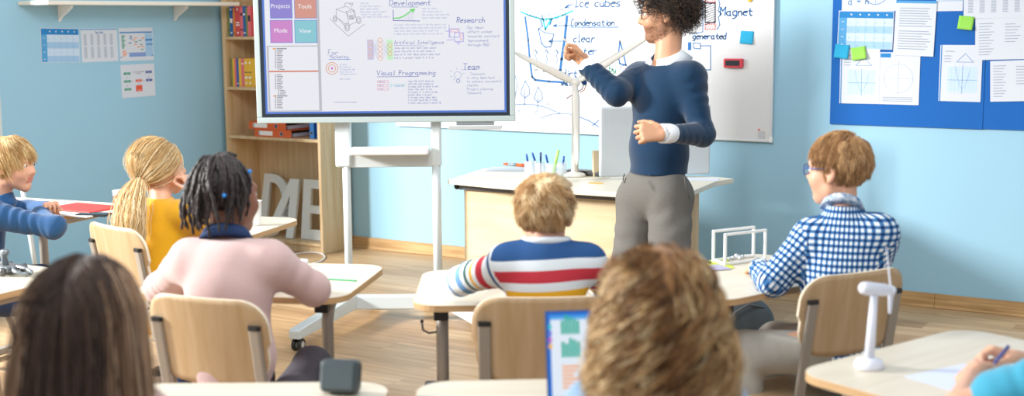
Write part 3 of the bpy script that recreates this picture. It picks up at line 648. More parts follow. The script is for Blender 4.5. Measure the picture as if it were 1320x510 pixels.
def d_flow(s, W, H):
    for x_, y_, w_, h_, c in ((.08, .7, .2, .07, cgr), (.08, .46, .2, .07, cgr), (.08, .22, .2, .07, cgr), (.42, .46, .19, .075, crd), (.42, .17, .19, .19, crd), (.73, .71, .19, .07, cnv), (.73, .46, .19, .07, cnv)):
        s.rect(W*x_, H*y_, W*(x_+w_), H*(y_+h_), c, 1); s.rect(W*(x_+.04), H*(y_+.03), W*(x_+w_-.04), H*(y_+.04), M_paper, 2)
    s.scribble(W*.36, H*.76, W*.3, .005, .001, M_inkk, 1); s.scribble(W*.44, H*.71, W*.12, .005, .001, M_inkk, 1)
    for x_, y_ in ((.17, .6), (.17, .36), (.33, .49), (.52, .4), (.66, .49), (.82, .6)): s.disc(W*x_, H*y_, .003, M_inkk, 1)
gl = 'pages pinned on the left wall'
page((50.5, 36), (100.5, 36.5), (103, 80.5), (53.5, 81), lwall, NL, 'blue timetable grid page, first from the left on the left wall', d_table, gl)
page((103, 36.5), (150, 36), (152.5, 78.5), (106, 80.5), lwall, NL, 'white page with columns of grey numbers under a blue heading on the left wall', d_cols, gl)
page((153, 36), (196.5, 35.5), (198.5, 77), (155, 79), lwall, NL, 'page with a colourful dotted diagram and blue side panel on the left wall', d_chart, gl)
page((155, 83.5), (198.5, 82), (200.5, 123), (157.5, 126.5), lwall, NL, 'flow chart page of green and red boxes pinned below the others', d_flow, gl)
# ------------------------------------------------------------------ white easel leg by the boy at the left edge
ea = thing('easel', tuple(atx(12, 250, XL+.45)*V(1, 1, 0)), 'white metal easel standing by the left wall behind the boy', 'easel')
a1, a0 = atx(28, 236, XL+.45), atx(36, 285, XL+.45); dd = (a0-a1)/(a1[2]-a0[2]); base = a1+dd*a1[2]; topp = a1-dd*.06
for off in (0, -.62):
    q = V(0, off, 0); q2 = V(0, off*.15 if off else 0, 0); MB().tube([base+q+V(0, 0, .005), topp+(q2)], .014, 10).build('leg', M_white, ea, smooth=True)
MB().tube([base+V(-.38, -.3, .005), topp+V(-.03, -.05, 0)], .014, 10).build('leg', M_white, ea, smooth=True)
# ------------------------------------------------------------------ whiteboard on the back wall
WX0, WX1, WZ0 = bwall(513, 160)[0], -2.506, .878
wb = thing('whiteboard', ((WX0+WX1)/2, YB, WZ0), 'wide white magnetic board covered in blue marker drawings', 'whiteboard')
s = Sheet((WX0, YB-.026, WZ0), (1, 0, 0), (0, 0, 1), (0, -1, 0), .0005)
M_wbs = mat('whiteboard_enamel', '#dcdfe1', .25, spec=.5)
s.mats = [M_wbs]; s.mb.bb(WX0+.008, WX1-.008, YB-.026, YB-.012, WZ0+.008, 1.992, 0)
m = MB(); m.bb(WX0, WX1, YB-.03, YB-.006, WZ0, WZ0+.012); m.bb(WX0, WX1, YB-.03, YB-.006, 1.99, 2.002); m.bb(WX0, WX0+.012, YB-.03, YB-.006, WZ0, 2.002); m.bb(WX1-.012, WX1, YB-.03, YB-.006, WZ0, 2.002)
m.build('frame', mat('board_frame_aluminium', '#e4e8ea', .3, metal=.3), wb, bevel=.003)
m = MB()
for xx, zz in ((WX1-.016, WZ0), (WX1-.016, 1.97)): m.bb(xx, xx+.018, YB-.032, YB-.005, zz-.001, zz+.03)
m.build('corner_cap', M_whitep, wb, bevel=.003)
def wp(x, y): p = aty(x, y, YB-.026); return (p[0]-WX0, p[2]-WZ0)
def wl_(pts, w=.006, m=M_ink): s.line([wp(*q) for q in pts], w*1.6, m)
def wt(t, x, y, hpx, m=M_ink, w=.0045): X, Z = wp(x, y); s.text(t, X, Z, hpx*.0044, w*1.6, m, 1, .2, .12, .92)
wt('Ice cubes', 741, 9, 12); wt('Condensation', 736, 33, 9); wt('clear', 739, 54, 11); wt('water', 738, 70, 11); wt('dirt', 725, 99, 11); wt('water', 723, 110, 8, w=.004)
wl_([(736, 35), (797, 35)], .004); wl_([(713, 33), (736, 33)], .004); wl_([(713, 33), (718, 31)], .004); wl_([(713, 33), (718, 35)], .004)
wl_([(728, 10), (739, 5)], .004); wl_([(728, 10), (733, 6)], .004); wl_([(728, 10), (734, 10)], .004)
wl_([(671, 15), (685, 21), (700, 25), (712, 24), (725, 20), (738, 14)], .007, M_inkc); wl_([(700, 25), (703, 38), (710, 25)], .008, M_inkc); wl_([(697, 26), (699, 33)], .006, M_ink); wl_([(711, 26), (709, 32)], .006, M_ink)
for x_, y_ in ((678, 13), (686, 15), (693, 17), (699, 20), (706, 18), (714, 17), (723, 12)): wl_([(x_, y_), (x_+5, y_+1), (x_+6, y_+7), (x_+2, y_+7), (x_, y_)], .0025)
wl_([(677, 22), (681, 52), (683, 78), (686, 99), (690, 103), (708, 105), (727, 106)], .009); wl_([(731, 21), (728, 50), (724, 76), (722, 94)], .012); wl_([(727, 106), (732, 110)], .006)
wl_([(694, 37), (698, 56), (703, 61), (710, 60), (714, 44)], .005); wl_([(694, 37), (702, 42), (714, 44)], .004); wl_([(694, 37), (700, 34)], .004)
for y_ in (46, 49, 54): wl_([(698, y_), (702, y_+1), (706, y_-1), (711, y_+1)], .002)
wl_([(708, 53), (725, 53)], .004); wl_([(708, 53), (713, 50)], .004); wl_([(708, 53), (713, 56)], .004)
for x_ in (690, 704, 717): wl_([(x_, 64), (x_+2, 68), (x_, 72), (x_+2, 76), (x_, 82)], .003); wl_([(x_-2, 68), (x_, 64), (x_+3, 68)], .003)
for x_, y_ in ((689, 90), (700, 92), (706, 90), (713, 91), (720, 90)): wl_([(x_, y_), (x_+4, y_)], .004, M_inkk)
for x_, y_, k in ((677, 104, 1.), (694, 112, .9)):
    wl_([(x_, y_), (x_-4*k, y_+10*k), (x_-6*k, y_+17*k), (x_, y_+22*k), (x_+6*k, y_+17*k), (x_+5*k, y_+9*k), (x_, y_)], .0035); wl_([(x_, y_+10*k), (x_-1, y_+32*k)], .003)
wl_([(664, 135), (675, 134), (690, 135), (705, 139), (722, 146)], .003); wl_([(697, 152), (712, 147), (730, 146), (748, 151)], .003); wl_([(748, 151), (760, 156), (773, 164)], .004); wl_([(764, 162), (773, 154)], .004); wl_([(664, 97), (667, 108), (665, 120), (664, 126)], .003)
X, Z = wp(702, 136)
for a_, b_ in ((700, 134), (705, 132), (708, 136), (668, 145), (671, 142), (690, 142), (693, 145)): X, Z = wp(a_, b_); s.circ(X, Z, .012, .0025, M_ink, 1, 8)
wl_([(799, 53), (803, 66), (807, 84), (799, 82), (797, 72), (799, 53)], .006); X, Z = wp(805, 88); s.circ(X, Z, .03, .004, M_ink, 1, 12, .018); wl_([(802, 98), (806, 91), (812, 91)], .004)
wt('of', 783, 80, 8, M_inkg if 0 else mat('green_marker_ink', '#2f9e8a', .7), .004); wt('by', 785, 92, 8, mat('green_marker_ink', '#2f9e8a', .7), .004)
def arcpx(cx, cy, rx, ry, a0, a1, w, m, n=24): wl_([(cx+rx*math.cos(math.radians(a0+(a1-a0)*i/n)), cy+ry*math.sin(math.radians(a0+(a1-a0)*i/n))) for i in range(n+1)], w, m)
arcpx(762, 55, 26, 19, 180, 380, .002, mat('faint_red_ink', '#d9c7c2', .7))
wt('Magnet', 928, 20, 11, w=.005); wt('generated', 893, 50, 8, w=.0045)
s_m = [(909, 4), (922, 4), (922, 29), (909, 29), (909, 4)]; wl_(s_m, .005, M_inkk)
for i in range(9): wl_([(909, 8+i*3), (922, 3+i*3)], .0028, M_inkk)
for y0, y1 in ((-8, 3), (31, 38)):
    wl_([(909, y0), (922, y0), (922, y1), (909, y1), (909, y0)], .003, M_inkr)
    for i in range(5): wl_([(909+i*3, y1), (912+i*3, y0)], .002, M_inkr)
wl_([(925, -5), (928, 5), (926, 14), (930, 18), (926, 22), (928, 32), (924, 38)], .004); wl_([(906, -5), (906, 41), (892, 44)], .0035)
X, Z = wp(890, 58); wl_([(889, 56), (889, 63)], .014); wl_([(894, 55), (903, 56), (903, 63), (894, 62), (894, 55)], .0035); wl_([(903, 59), (916, 59), (916, 90), (903, 90), (900, 88)], .0035)
s.rect(*wp(976, 181), *wp(990, 165), mat('board_label', '#dcdcdc', .6))
for k in range(5): a_, b_ = wp(977, 178-k*2); s.rect(a_, b_, a_+.045, b_+.003, M_inkg, 2)
s.rect(*wp(977, 168), *wp(980, 166), M_inkr, 2)
s.build('writing_surface', wb)
def sticky(px, fn, n, m, label, cat='sticky note', rot=None):
    sh_, W, H = quadsheet(fn, *px, n); N = 6; vs = []
    for j in range(N+1):
        for i in range(N+1): v = j/N; vs.append(sh_.o+sh_.ux*W*i/N+sh_.uy*H*(1-v)+sh_.n*(.0015+.014*v*v*(.5+.5*i/N)))
    fs = [(j*(N+1)+i, (j+1)*(N+1)+i, (j+1)*(N+1)+i+1, j*(N+1)+i+1) for j in range(N) for i in range(N)]
    o = link('sticky_note', mkmesh('sticky_note', vs, fs, None, True), m, None, label, cat, 'sticky notes'); md = o.modifiers.new('s', 'SOLIDIFY'); md.thickness = .0005; return o
M_stb, M_stg, M_sto = mat('sticky_blue', '#1fa3cf', .8), mat('sticky_green', '#8fcf52', .8), mat('sticky_orange', '#efb04d', .8)
sticky(((956, 39), (973, 41), (971, 57), (954, 56)), lambda x, y: aty(x, y, YB-.026), NB, M_stb, 'bright blue sticky note on the whiteboard right of the teacher')
# red eraser
er = thing('whiteboard_eraser', aty(947, 87, YB-.03), 'small red magnetic eraser with dark felt on the whiteboard', 'eraser')
e0, e1 = aty(934.5, 87, YB-.03), aty(959, 75.5, YB-.03); ez0 = min(e0[2], e1[2])
MB().bb(e0[0], e1[0], YB-.058, YB-.0275, e0[2], e1[2]).build('eraser_body', mat('eraser_red', '#d23c4c', .5), er, bevel=.006)
MB().bb(e0[0]+.014, e1[0]-.016, YB-.061, YB-.0585, e0[2]+.012, e1[2]-.01).build('felt', mat('eraser_felt', '#33363c', .95, bump=.3), er, bevel=.001)
mg = MB(); mg.lathe([(.012, 0), (.014, .002), (.014, .007), (.010, .01)], aty(967, -.5, YB-.0275), 20, basis(V(1, 0, 0), V(0, 0, 1), V(0, -1, 0))); mg.build('magnet', mat('magnet_yellow', '#e8b52c', .4), None, True, label='round yellow magnet at the top of the whiteboard', cat='magnet')
# ------------------------------------------------------------------ blue pin board
M_pin = mat('pin_board_blue', '#0a60b2', .85, bump=.05, bscale=400)
CX0, CX1 = -2.172, bwall(1270, 100)[0]; CZ = .995
MB().bb(CX0, CX1-.001, YB-.012, YB-.0005, CZ, 2.0).build('pin_board', M_pin, None, label='saturated blue pin board panel crowded with pages, left of the seam', cat='notice board', group='blue pin boards', bevel=.001)
MB().bb(CX1+.001, CX1+1.1, YB-.011, YB-.0005, CZ+.002, 2.0).build('pin_board', M_pin, None, label='second blue pin board panel, right of the seam at the frame edge', cat='notice board', group='blue pin boards', bevel=.001)
cb = lambda k: (lambda x, y: aty(x, y, YB-.0135-.0012*k))
gb = 'pages pinned on the blue boards'
def d_text(s, W, H):
    s.rect(0, H*.955, W, H, tb2, 1)
    for k in range(17):
        if k == 8: continue
        s.rect(W*.1, H*(.12+.046*k), W*(.9-.1*((k*7) % 5 == 0)-.05*(k % 3)), H*(.133+.046*k), M_inkg, 1)
def d_parab(s, W, H):
    s.rect(W*.02, 0, W*.045, H, tb1, 1); s.line([(W*.4, H*.7), (W*.6, H*.85), (W*.8, H*.7), (W*.4, H*.7)], .002, tb1, 2); s.rect(W*.2, H*.16, W*.9, H*.62, tb4, 1)
    for k in range(1, 8): s.line([(W*(.2+.0875*k), H*.16), (W*(.2+.0875*k), H*.62)], .0006, tb3, 2); s.line([(W*.2, H*(.16+.0575*k)), (W*.9, H*(.16+.0575*k))], .0006, tb3, 2)
    s.line([(W*.55, H*.14), (W*.55, H*.64)], .0015, tb1, 3); s.line([(W*.2, H*.38), (W*.9, H*.38)], .0015, tb1, 3); s.line([(W*(.38+.02*k), H*(.24+.0048*(k-9)**2)) for k in range(18)], .001, tb2, 3)
    s.scribble(W*.12, H*.88, W*.2, .006, .001, M_inkg, 1); 
    for k in range(3): s.rect(W*.1, H*(.7+.05*k), W*.27, H*(.712+.05*k), M_inkg, 1)
def d_circ(s, W, H):
    s.rect(W*.02, H*.9, W*.28, H*.98, tb1, 1); s.circ(W*.48, H*.5, W*.36, .0012, M_inkg, 1, 32); s.line([(W*.48, H*.2), (W*.48, H*.84)], .001, M_inkg, 1); s.line([(W*.1, H*.5), (W*.88, H*.5)], .001, M_inkg, 1)
    for k in range(3): s.rect(W*.1, H*(.06+.035*k), W*.85, H*(.072+.035*k), M_inkg, 1)
def d_lines(s, W, H):
    for k in range(12): s.rect(W*.07, H*(.12+.068*k), W*(.28+.04*(k % 3)), H*(.135+.068*k), M_inkg, 1)
    for k in range(7): s.rect(W*.58, H*(.42+.07*k), W*(.78+.05*(k % 3)), H*(.435+.07*k), M_inkg, 1)
def d_alg(s, W, H): s.text('a = n', W*.12, H*.2, .04, .004, tb1, 1); s.circ(W*.62, H*.55, W*.23, .003, tb1, 1, 28); s.line([(W*.62, H*.2), (W*.62, H*.95)], .0015, tb1, 1)
def d_blank(s, W, H): s.line([(W*.04, H*.3), (W*.98, H*.3)], .002, tb2, 1); s.rect(W*.1, H*.6, W*.5, H*.63, M_inkg, 1)
page((1083, -30), (1153, -32), (1156, 14), (1085, 15), cb(0), NB, 'page with algebra and a large circle at the top left of the board', d_alg, gb)
page((1206, -30), (1241, -30), (1240.5, 14), (1206.5, 14.5), cb(0), NB, 'partly cut page with one blue rule between the text page and the number columns', d_blank, gb)
page((1135.5, 62), (1186, 73), (1184.5, 135.5), (1132, 134), cb(1), NB, 'page with a faint pencil circle beside the triangle page', d_circ, gb)
page((1084, 62), (1135, 64), (1133, 134), (1082, 133), cb(2), NB, 'triangle and parabola graph page under the two left sticky notes', d_parab, gb)
page((1080, 14), (1151.5, 14), (1150, 64), (1079, 62), cb(3), NB, 'blue timetable grid page at the left of the pin board', d_table, gb)
page((1154.5, 2), (1206.5, 0), (1203.5, 73), (1151, 71), cb(4), NB, 'densely printed text page with a blue header strip', d_text, gb)
page((1214.5, 58), (1268, 58), (1265, 131.5), (1209.5, 130), cb(1), NB, 'triangle and parabola graph page right of the centre gap', d_parab, gb)
page((1241, -40), (1325, -42), (1325, 22), (1242, 24.5), cb(3), NB, 'page of pale blue number columns at the top right', d_cols, gb)
page((1260, 25), (1325, 21), (1325, 76), (1257, 77.5), cb(2), NB, 'handwritten calculations page right of the green sticky note', d_lines, gb)
page((1278.5, 78.5), (1335, 77), (1336, 130), (1276.5, 131), cb(1), NB, 'handwritten list page on the right hand board panel', d_lines, gb)
sticky(((1080, 57), (1098, 59), (1094, 76), (1075, 74)), cb(5), NB, M_stb, 'blue sticky note at the left edge of the pin board')
sticky(((1097, 62), (1115, 59), (1118, 75), (1099, 78)), cb(6), NB, M_stg, 'green sticky note touching the blue one on the pin board')
sticky(((1238.5, 20), (1258, 22), (1254, 39), (1234, 37)), cb(5), NB, M_stg, 'green sticky note in the upper middle of the pin board')
# ================================================================== THE DISPLAY ON ITS STAND
TS = 6.75
SR = _r*0+CR; SN = -CF  # the panel faces the camera side
p0 = P(331.8, 159, TS); p1 = P(664.6, 159, TS); wS = (p1-p0)@CR; SO = p0; HS = .835
def sp(a, u_, d=0): return SO+CR*a+UP*u_+SN*d
RS = basis(CR, -SN, UP)
ds = thing('interactive_display', SO+CR*wS/2, 'large wall-height touch display with pale frame showing notes and four coloured tiles', 'display')
m = MB(); bz = .0285
for a0, a1, b0, b1 in ((0, wS, 0, bz*1.08), (0, wS, HS-bz, HS), (0, bz, bz*1.08, HS-bz), (wS-bz, wS, bz*1.08, HS-bz)): m.box(sp((a0+a1)/2, (b0+b1)/2, -.02), (a1-a0, .05, b1-b0), RS)
m.build('bezel', mat('pale_green_grey_plastic', '#a4b2b3', .45), ds, bevel=.004)
MB().box(sp(wS/2, HS/2, -.03), (wS-.01, .06, HS-.01), RS).build('housing', M_whitep, ds, bevel=.004)
bd = .0185; MB().box(sp(wS/2, (HS+bz*1.08-bz)/2, .001), (wS-2*bz+.004, .002, HS-bz*2.08+.004), RS).build('glass_border', mat('display_black_border', '#1c2733', .25), ds)
em = 1; EM = 1/2**SC.view_settings.exposure
def scr(n, c, k=em):
    m = mat('screen_'+n, c, .3, emit=EM, spec=.3); m.node_tree.nodes['Principled BSDF'].inputs['Base Color'].default_value = (.01, .01, .01, 1); return m
for n_, c_ in (('white', '#e9eaef'),): pass
s = Sheet(sp(0, 0, .0022), CR, UP, SN, .0004); sx0, sx1, sz0, sz1 = bz+bd, wS-bz-bd, bz*1.08+bd, HS-bz-bd
def q_(x, y): d = ray(x, y); t = ((sp(0, 0, .0022)-CAM)@SN)/(d@SN); p = CAM+d*t-SO; return (p@CR, p[2])
sBl = scr('blue_edge', '#4f79cf'); sW = scr('white', '#e6e7ee'); s.rect(sx0, sz0, sx1, sz1, sBl, 1); s.rect(sx0+.011, sz0+.011, sx1-.011, sz1, sW, 2)
def srect(x0, y0, x1, y1, m, l=3): a = q_(x0, y0); b_ = q_(x1, y1); s.rect(min(a[0], b_[0]), min(a[1], b_[1]), max(a[0], b_[0]), max(a[1], b_[1]), m, l)
def sline(pts, w, m, l=5): s.line([q_(*p) for p in pts], w, m, l)
def st(t, x, y, hp, m, w=.002, l=5): a = q_(x, y); s.text(t, a[0], a[1], hp*.0041, w, m, l, .22, .12, .95)
def ss(x, y, wp_, hp, m, w=.0011, l=5): a = q_(x, y); s.scribble(a[0], a[1], wp_*.0041, hp*.0041, w, m, l)
sN, sNl, sG = scr('navy', '#5561b0', .5), scr('soft_navy', '#9aa3cd', .7), scr('grey', '#b9bac2', .7)
for (x0, y0, x1, y1), n_, c_ in (((348, -6, 376.5, 23), 'violet', '#8a80cc'), ((379.5, -6, 408, 23), 'clay', '#cf9284'), ((348.5, 26.5, 377, 54.5), 'magenta', '#c983c6'), ((380, 26.5, 408.5, 54.5), 'turquoise', '#84c3cf')):
    srect(x0-.7, y0-.7, x1+.7, y1+.7, sBl, 3); srect(x0, y0, x1, y1, scr(n_, c_), 4)
srect(346, 59, 411, 59.8, sG); srect(346, 142.5, 412, 143.3, sG); srect(411, -5, 411.8, 143, sG); srect(346, 59, 346.6, 143, sG); srect(347, 91.2, 411, 92.5, scr('rust', '#cf7a62'))
sK = scr('text_grey', '#8d8d95', .6)
for k in range(34):
    y_ = 64.5+k*2.25
    if 90 < y_ < 94: continue
    i_ = 4 if (88 < y_ < 91 or 116 < y_ < 123) else 0; srect(354.5+i_, y_-.5, 356+i_, y_+.9, sK); srect(357+i_, y_-.3, 365+i_-(k % 3), y_+.7, sK)
for x_, y_ in ((351.5, 62), (352.5, 122.8)): srect(x_, y_, x_+4, y_+1.6, scr('tab_orange', '#e09a4c')); srect(x_+5, y_, x_+18, y_+1.3, sK)
# robot sketch
for pts in ([(425, 24), (449, 46.5), (470, 31)], [(433.5, 12), (433.5, 22), (449, 33), (460, 28), (457, 14), (446, 8), (433.5, 12)], [(433.5, 12), (447, 17), (450, 32)], [(447, 17), (457, 14)], [(446, 15), (455, 12), (458, 22), (451, 25), (446, 15)], [(436, 24), (447, 36)], [(444, 8), (445, 4), (451, 4), (453, 9)], [(451, 5), (455, 4), (454, 8)]): sline(pts, .0022, sK)
for x_, y_, a_, b_ in ((432, 24, 2.4, 4), (447.5, 35, 3.4, 5), (462.5, 26, 3, 4.5)):
    for r_ in (1, .55): c_ = q_(x_, y_); s.circ(c_[0], c_[1], a_*.0041*r_, .0024, sK, 5, 14, b_*.0041*r_)
for y_ in (19.5, 21, 22.5, 24): srect(450, y_, 456, y_+.7, sK, 5)
for i_, (x_, y_, w_) in enumerate(((465, 5, 9), (464, 9, 24), (464, 12.6, 22), (464, 16.2, 30), (466, 19.6, 22), (467, 22.8, 30))): ss(x_, y_, w_, 2.5, sNl)
st('For', 423, 71, 7, sN); st('Marketing', 425, 75, 4, sN, .0016); sline([(424, 76.5), (452, 76.5)], .0025, sBl)
for r_, c_ in ((7.6, scr('peach', '#dca58c')), (4.6, scr('peach', '#dca58c'))): a = q_(428, 88); s.circ(a[0], a[1], r_*.0041, .004, c_, 5, 24)
a = q_(428, 88); s.disc(a[0], a[1], .006, scr('magenta2', '#c05ac0'), 5)
for k in range(6): ss(438, 84+k*3.1+(3 if k > 4 else 0), (9, 14, 17, 15, 18, 12)[k], 2, sNl)
sline([(431, 131.5), (460, 131.5)], .002, sN)
st('Development', 502, 7, 7, sN, .0028); sline([(505, 9), (539, 9)], .0035, sNl); sline([(507, 13), (507, 26.5), (541, 27)], .0035, sN); sGr = scr('green', '#5fd45f')
gp = [(508, 23.5), (515, 23), (521, 20.5), (526, 17), (530, 14), (534.5, 12)]; sline(gp, .006, sGr); sline([(529, 12.5), (534.5, 12), (532, 16)], .006, sGr)
for i_ in range(11): x_ = 511+i_*2.2; y_ = np.interp(x_, [g_[0] for g_ in gp], [g_[1] for g_ in gp]); sline([(x_, y_+1), (x_, 26)], .0012, sNl)
for k, w_ in enumerate((18, 24, 30, 26)): ss(544, 12+k*4, w_, 2.6, sNl)
for k, w_ in enumerate((58, 54, 50, 52)): ss(508, 33+k*3.9, w_, 2.4, sNl)
srect(473, 51, 482, 77, scr('lavender', '#c4c8e6')); srect(498.5, 51, 507, 77, scr('mint', '#c3ecc6')); sOr = scr('neuron_orange', '#e9ab86')
cs = [(477.5, 54.5+k*6) for k in range(4)]; cm = [(490.2, 51.5+k*6) for k in range(5)]; ce = [(502.7, 57.5+k*6) for k in range(3)]
for A_, B_ in ((cs, cm), (cm, ce)):
    for p_ in A_:
        for r_ in B_: sline([(p_[0]+2.5, p_[1]), (r_[0]-2.5, r_[1])], .0006, sNl, 4)
for p_ in cs+cm+ce: a = q_(*p_); s.circ(a[0], a[1], .0105, .003, sOr, 6, 14)
st('Artificial Intelligence', 508, 57, 4.5, sN, .0018); sline([(508, 58.6), (547, 59)], .0016, sN)
for k, w_ in enumerate((46, 44, 52, 46)): ss(508, 63+k*4.2, w_, 2.8, sN, .0011)
st('Research', 589, 29, 6.5, sN, .0032)
sV = scr('diagram_violet', '#9b8fe0'); sPk = scr('diagram_pink', '#e7a0b4')
for pts, c_ in (([(580, 37), (592, 37), (592, 48), (580, 48), (580, 37)], sV), ([(586, 42), (597.5, 42), (597.5, 53.5), (586, 53.5), (586, 42)], sV), ([(582, 38), (590.5, 38), (590.5, 41), (582, 41), (582, 38)], sPk), ([(593.5, 43.5), (596, 43.5), (596, 51.5), (593.5, 51.5), (593.5, 43.5)], sPk), ([(574, 40), (580, 40)], sV), ([(579, 32), (579, 48)], sV), ([(576, 51.5), (586, 51)], sV), ([(588, 55), (594, 55)], sV), ([(591, 53), (591, 58)], sV)): sline(pts, .0028, c_)
for k, t_ in enumerate(('Our team', 'effort united', 'towards constant', 'improvement', 'through R&D')): st(t_, 602+(1 if k else 0), 37+k*5.6, 3.6, sN, .0013)
st('Team', 597, 89, 7, sN, .0028); sline([(595, 89.8), (616, 89.4)], .0016, sN)
for k, t_ in enumerate(('Teamwork', 'is very important', 'to achieve successful', 'results', 'Project planning', 'Teamwork')): st(t_, 602+(4 if k == 0 else 0), 96.5+k*4.9, 3.2, sN, .0012)
a = q_(590, 97); s.circ(a[0], a[1], .019, .0022, sNl, 5, 16); s.circ(a[0]+.002, a[1]-.03, .009, .004, sNl, 5, 10)
for p_, r_ in (((580, 91), (583, 92)), ((580, 99), (583, 98)), ((588.5, 87), (589, 90)), ((596, 95), (599, 94)), ((584, 103), (586, 102))): sline([p_, r_], .002, sNl)
st('Visual Programming', 485.5, 97, 6.2, sN, .0026); sline([(486, 99), (540, 98.3)], .0025, sN)
for k in range(3): y_ = 105+k*4.8; sline([(486.5, y_-1.3), (500.5, y_-1.3), (500.5, y_+1.5), (486.5, y_+1.5), (486.5, y_-1.3)], .0022, sPk); ss(488, y_+.8, 7, 1.6, sN, .001); sline([(500.5, y_), (506, 110)], .0018, scr('teal_line', '#8fd0dc'))
sline([(506, 110), (509, 110), (509, 108.6), (522, 108.6), (522, 111.5), (509, 111.5), (509, 110)], .0018, scr('teal_line', '#8fd0dc')); ss(510, 110.8, 9, 1.6, sN, .001)
for k, w_ in enumerate((28, 28, 34, 28, 34, 28, 32, 34, 37)): ss(526, 105.5+k*3.5, w_, 2.4, sN, .0011)
spic = s.build('screen_picture', ds)
# tile names in plain letters
def plain_text(t, size, R, o, m, parent, name, width=None):
    c = bpy.data.curves.new('t', 'FONT'); c.body = t; c.size = size; c.align_x = 'CENTER'; c.align_y = 'CENTER'
    tmp = bpy.data.objects.new('t', c); COL.objects.link(tmp); bpy.context.view_layer.update(); ms = bpy.data.meshes.new_from_object(tmp.evaluated_get(bpy.context.evaluated_depsgraph_get())); bpy.data.objects.remove(tmp)
    n = len(ms.vertices); co = np.empty(n*3, np.float32); ms.vertices.foreach_get('co', co); co = co.reshape(-1, 3)
    co = np.array(o)+co[:, 0:1]*R[:, 0]+co[:, 1:2]*R[:, 1]; ms.vertices.foreach_set('co', co.astype(np.float32).ravel()); ms.update(); ms.materials.clear(); ms.name = name
    return link(name, ms, m, parent)
sTx = scr('tile_text', '#f2f2f6', .95); RT = basis(CR, UP, SN)
for t_, x_, y_ in (('Projects', 361.5, 8), ('Tools', 393, 8.5), ('Mode', 362, 39.5), ('View', 393.5, 40)): a = q_(x_, y_); plain_text(t_, .031, RT, sp(a[0], a[1], .0050), sTx, spic, 'tile_text')
# mobile stand
sd = thing('display_stand', V(*(P(510, 389, 6.85)[:2]), 0), 'white wheeled stand with two posts carrying the display', 'stand')
TP = 6.86
def pc(px, z): a = PZ(px, TP, z); return a
lx, rx = pc(446.5, .8), pc(562.5, .8); pb = P(0, 0, 0)
for c_, tl_ in ((lx, 'l'), (rx, 'r')):
    z1 = P(440, 215, TP)[2]
    m = MB(); m.tube([V(c_[0], c_[1], .13), V(c_[0], c_[1], z1+.01)], .024 if tl_ == 'r' else .021, 20); m.build('post', M_white, sd, True)
    m = MB(); m.box(V(c_[0], c_[1], 0)+UP*(z1+.5)+CR*(-.012 if tl_ == 'l' else .002), (.085 if tl_ == 'l' else .056, .05, 1.0), RS); m.build('upper_post', M_white, sd, bevel=.012)
zA, zB = P(500, 215, TP)[2], P(500, 193, TP)[2]
MB().box((lx+rx)/2*V(1, 1, 0)+UP*(zA+zB)/2-SN*.0, ((rx-lx)@CR+.02, .03, zB-zA), RS).build('cross_plate', M_white, sd, bevel=.004)
tc_ = (lx+rx)/2*V(1, 1, 0); t0, t1 = P(453, 200, TP-.1), P(555, 187, TP-.1)
MB().box(tc_+UP*((t0[2]+t1[2])/2-.005)+SN*.07-CR*.0, ((t1-t0)@CR, .13, .036), RS).build('pen_tray', M_whitep, sd, bevel=.012)
b0, b1 = P(455, 389, TP), P(600, 389, TP)
b0 = V(b0[0], b0[1], 0); b1_ = V(*(P(578, 389, TP)[:2]), 0)
MB().box((b0+b1_)/2+UP*.105, ((b1_-b0)@CR, .05, .075), RS).build('base_bar', M_white, sd, bevel=.008)
for c_, end, nm in ((b0, P(380, 415, 6.22), 'l'), (b1_, P(655, 426, 6.15), 'r')):
    dirf = unit((end-c_)*V(1, 1, 0)); L_ = np.linalg.norm((end-c_)[:2]); A_ = dirf; B_ = np.cross(UP, A_)
    m = MB(); prof = [(-.32, .08), (-.02, .145), (.05, .145), (L_, .115), (L_+.01, .105), (L_+.01, .066), (L_-.1, .066), (0, .07), (-.32, .055)]
    m.prism(prof, -.03, .03, lambda a, z, t: tuple(c_+A_*a+B_*t+UP*z)); ft_ = m.build('foot', M_white, sd, bevel=.005)
    for a_ in (L_-.03, -.3):
        w = MB()
        for t_ in (-.016, .016): w.lathe([(.006, -.008), (.03, -.008), (.032, -.004), (.032, .004), (.03, .008), (.006, .008)], c_+A_*a_+B_*t_+UP*.032, 20, basis(A_, UP, -B_), 0); w.lathe([(.017, -.009), (.017, .009)], c_+A_*a_+B_*t_+UP*.032, 16, basis(A_, UP, -B_), 1)
        w.tube([c_+A_*a_+UP*.04, c_+A_*a_+UP*.068], .009, 8, 0); w.build('caster', [M_black, M_silver], ft_)
hb = MB(); a = P(578, 167, TS+.01); b_ = P(647, 160.5, TS+.01); hb.box((a+b_)/2-SN*.04, ((b_-a)@CR, .12, b_[2]-a[2]), RS)
hbo = thing('media_box', (a+b_)/2, 'flat light grey computer box hanging under the display', 'computer'); hb.build('case', M_silver, hbo, bevel=.003)
MB().box((a+b_)/2-SN*.06+UP*.024, ((b_-a)@CR*.7, .1, .02), RS).build('mounting_bracket', M_silver, hbo)
for px_ in (634, 640): MB().box(P(px_, 163.6, TS+.0)+SN*.0006, (.018 if px_ == 640 else .006, .004, .006), RS).build('port', M_black, hbo)
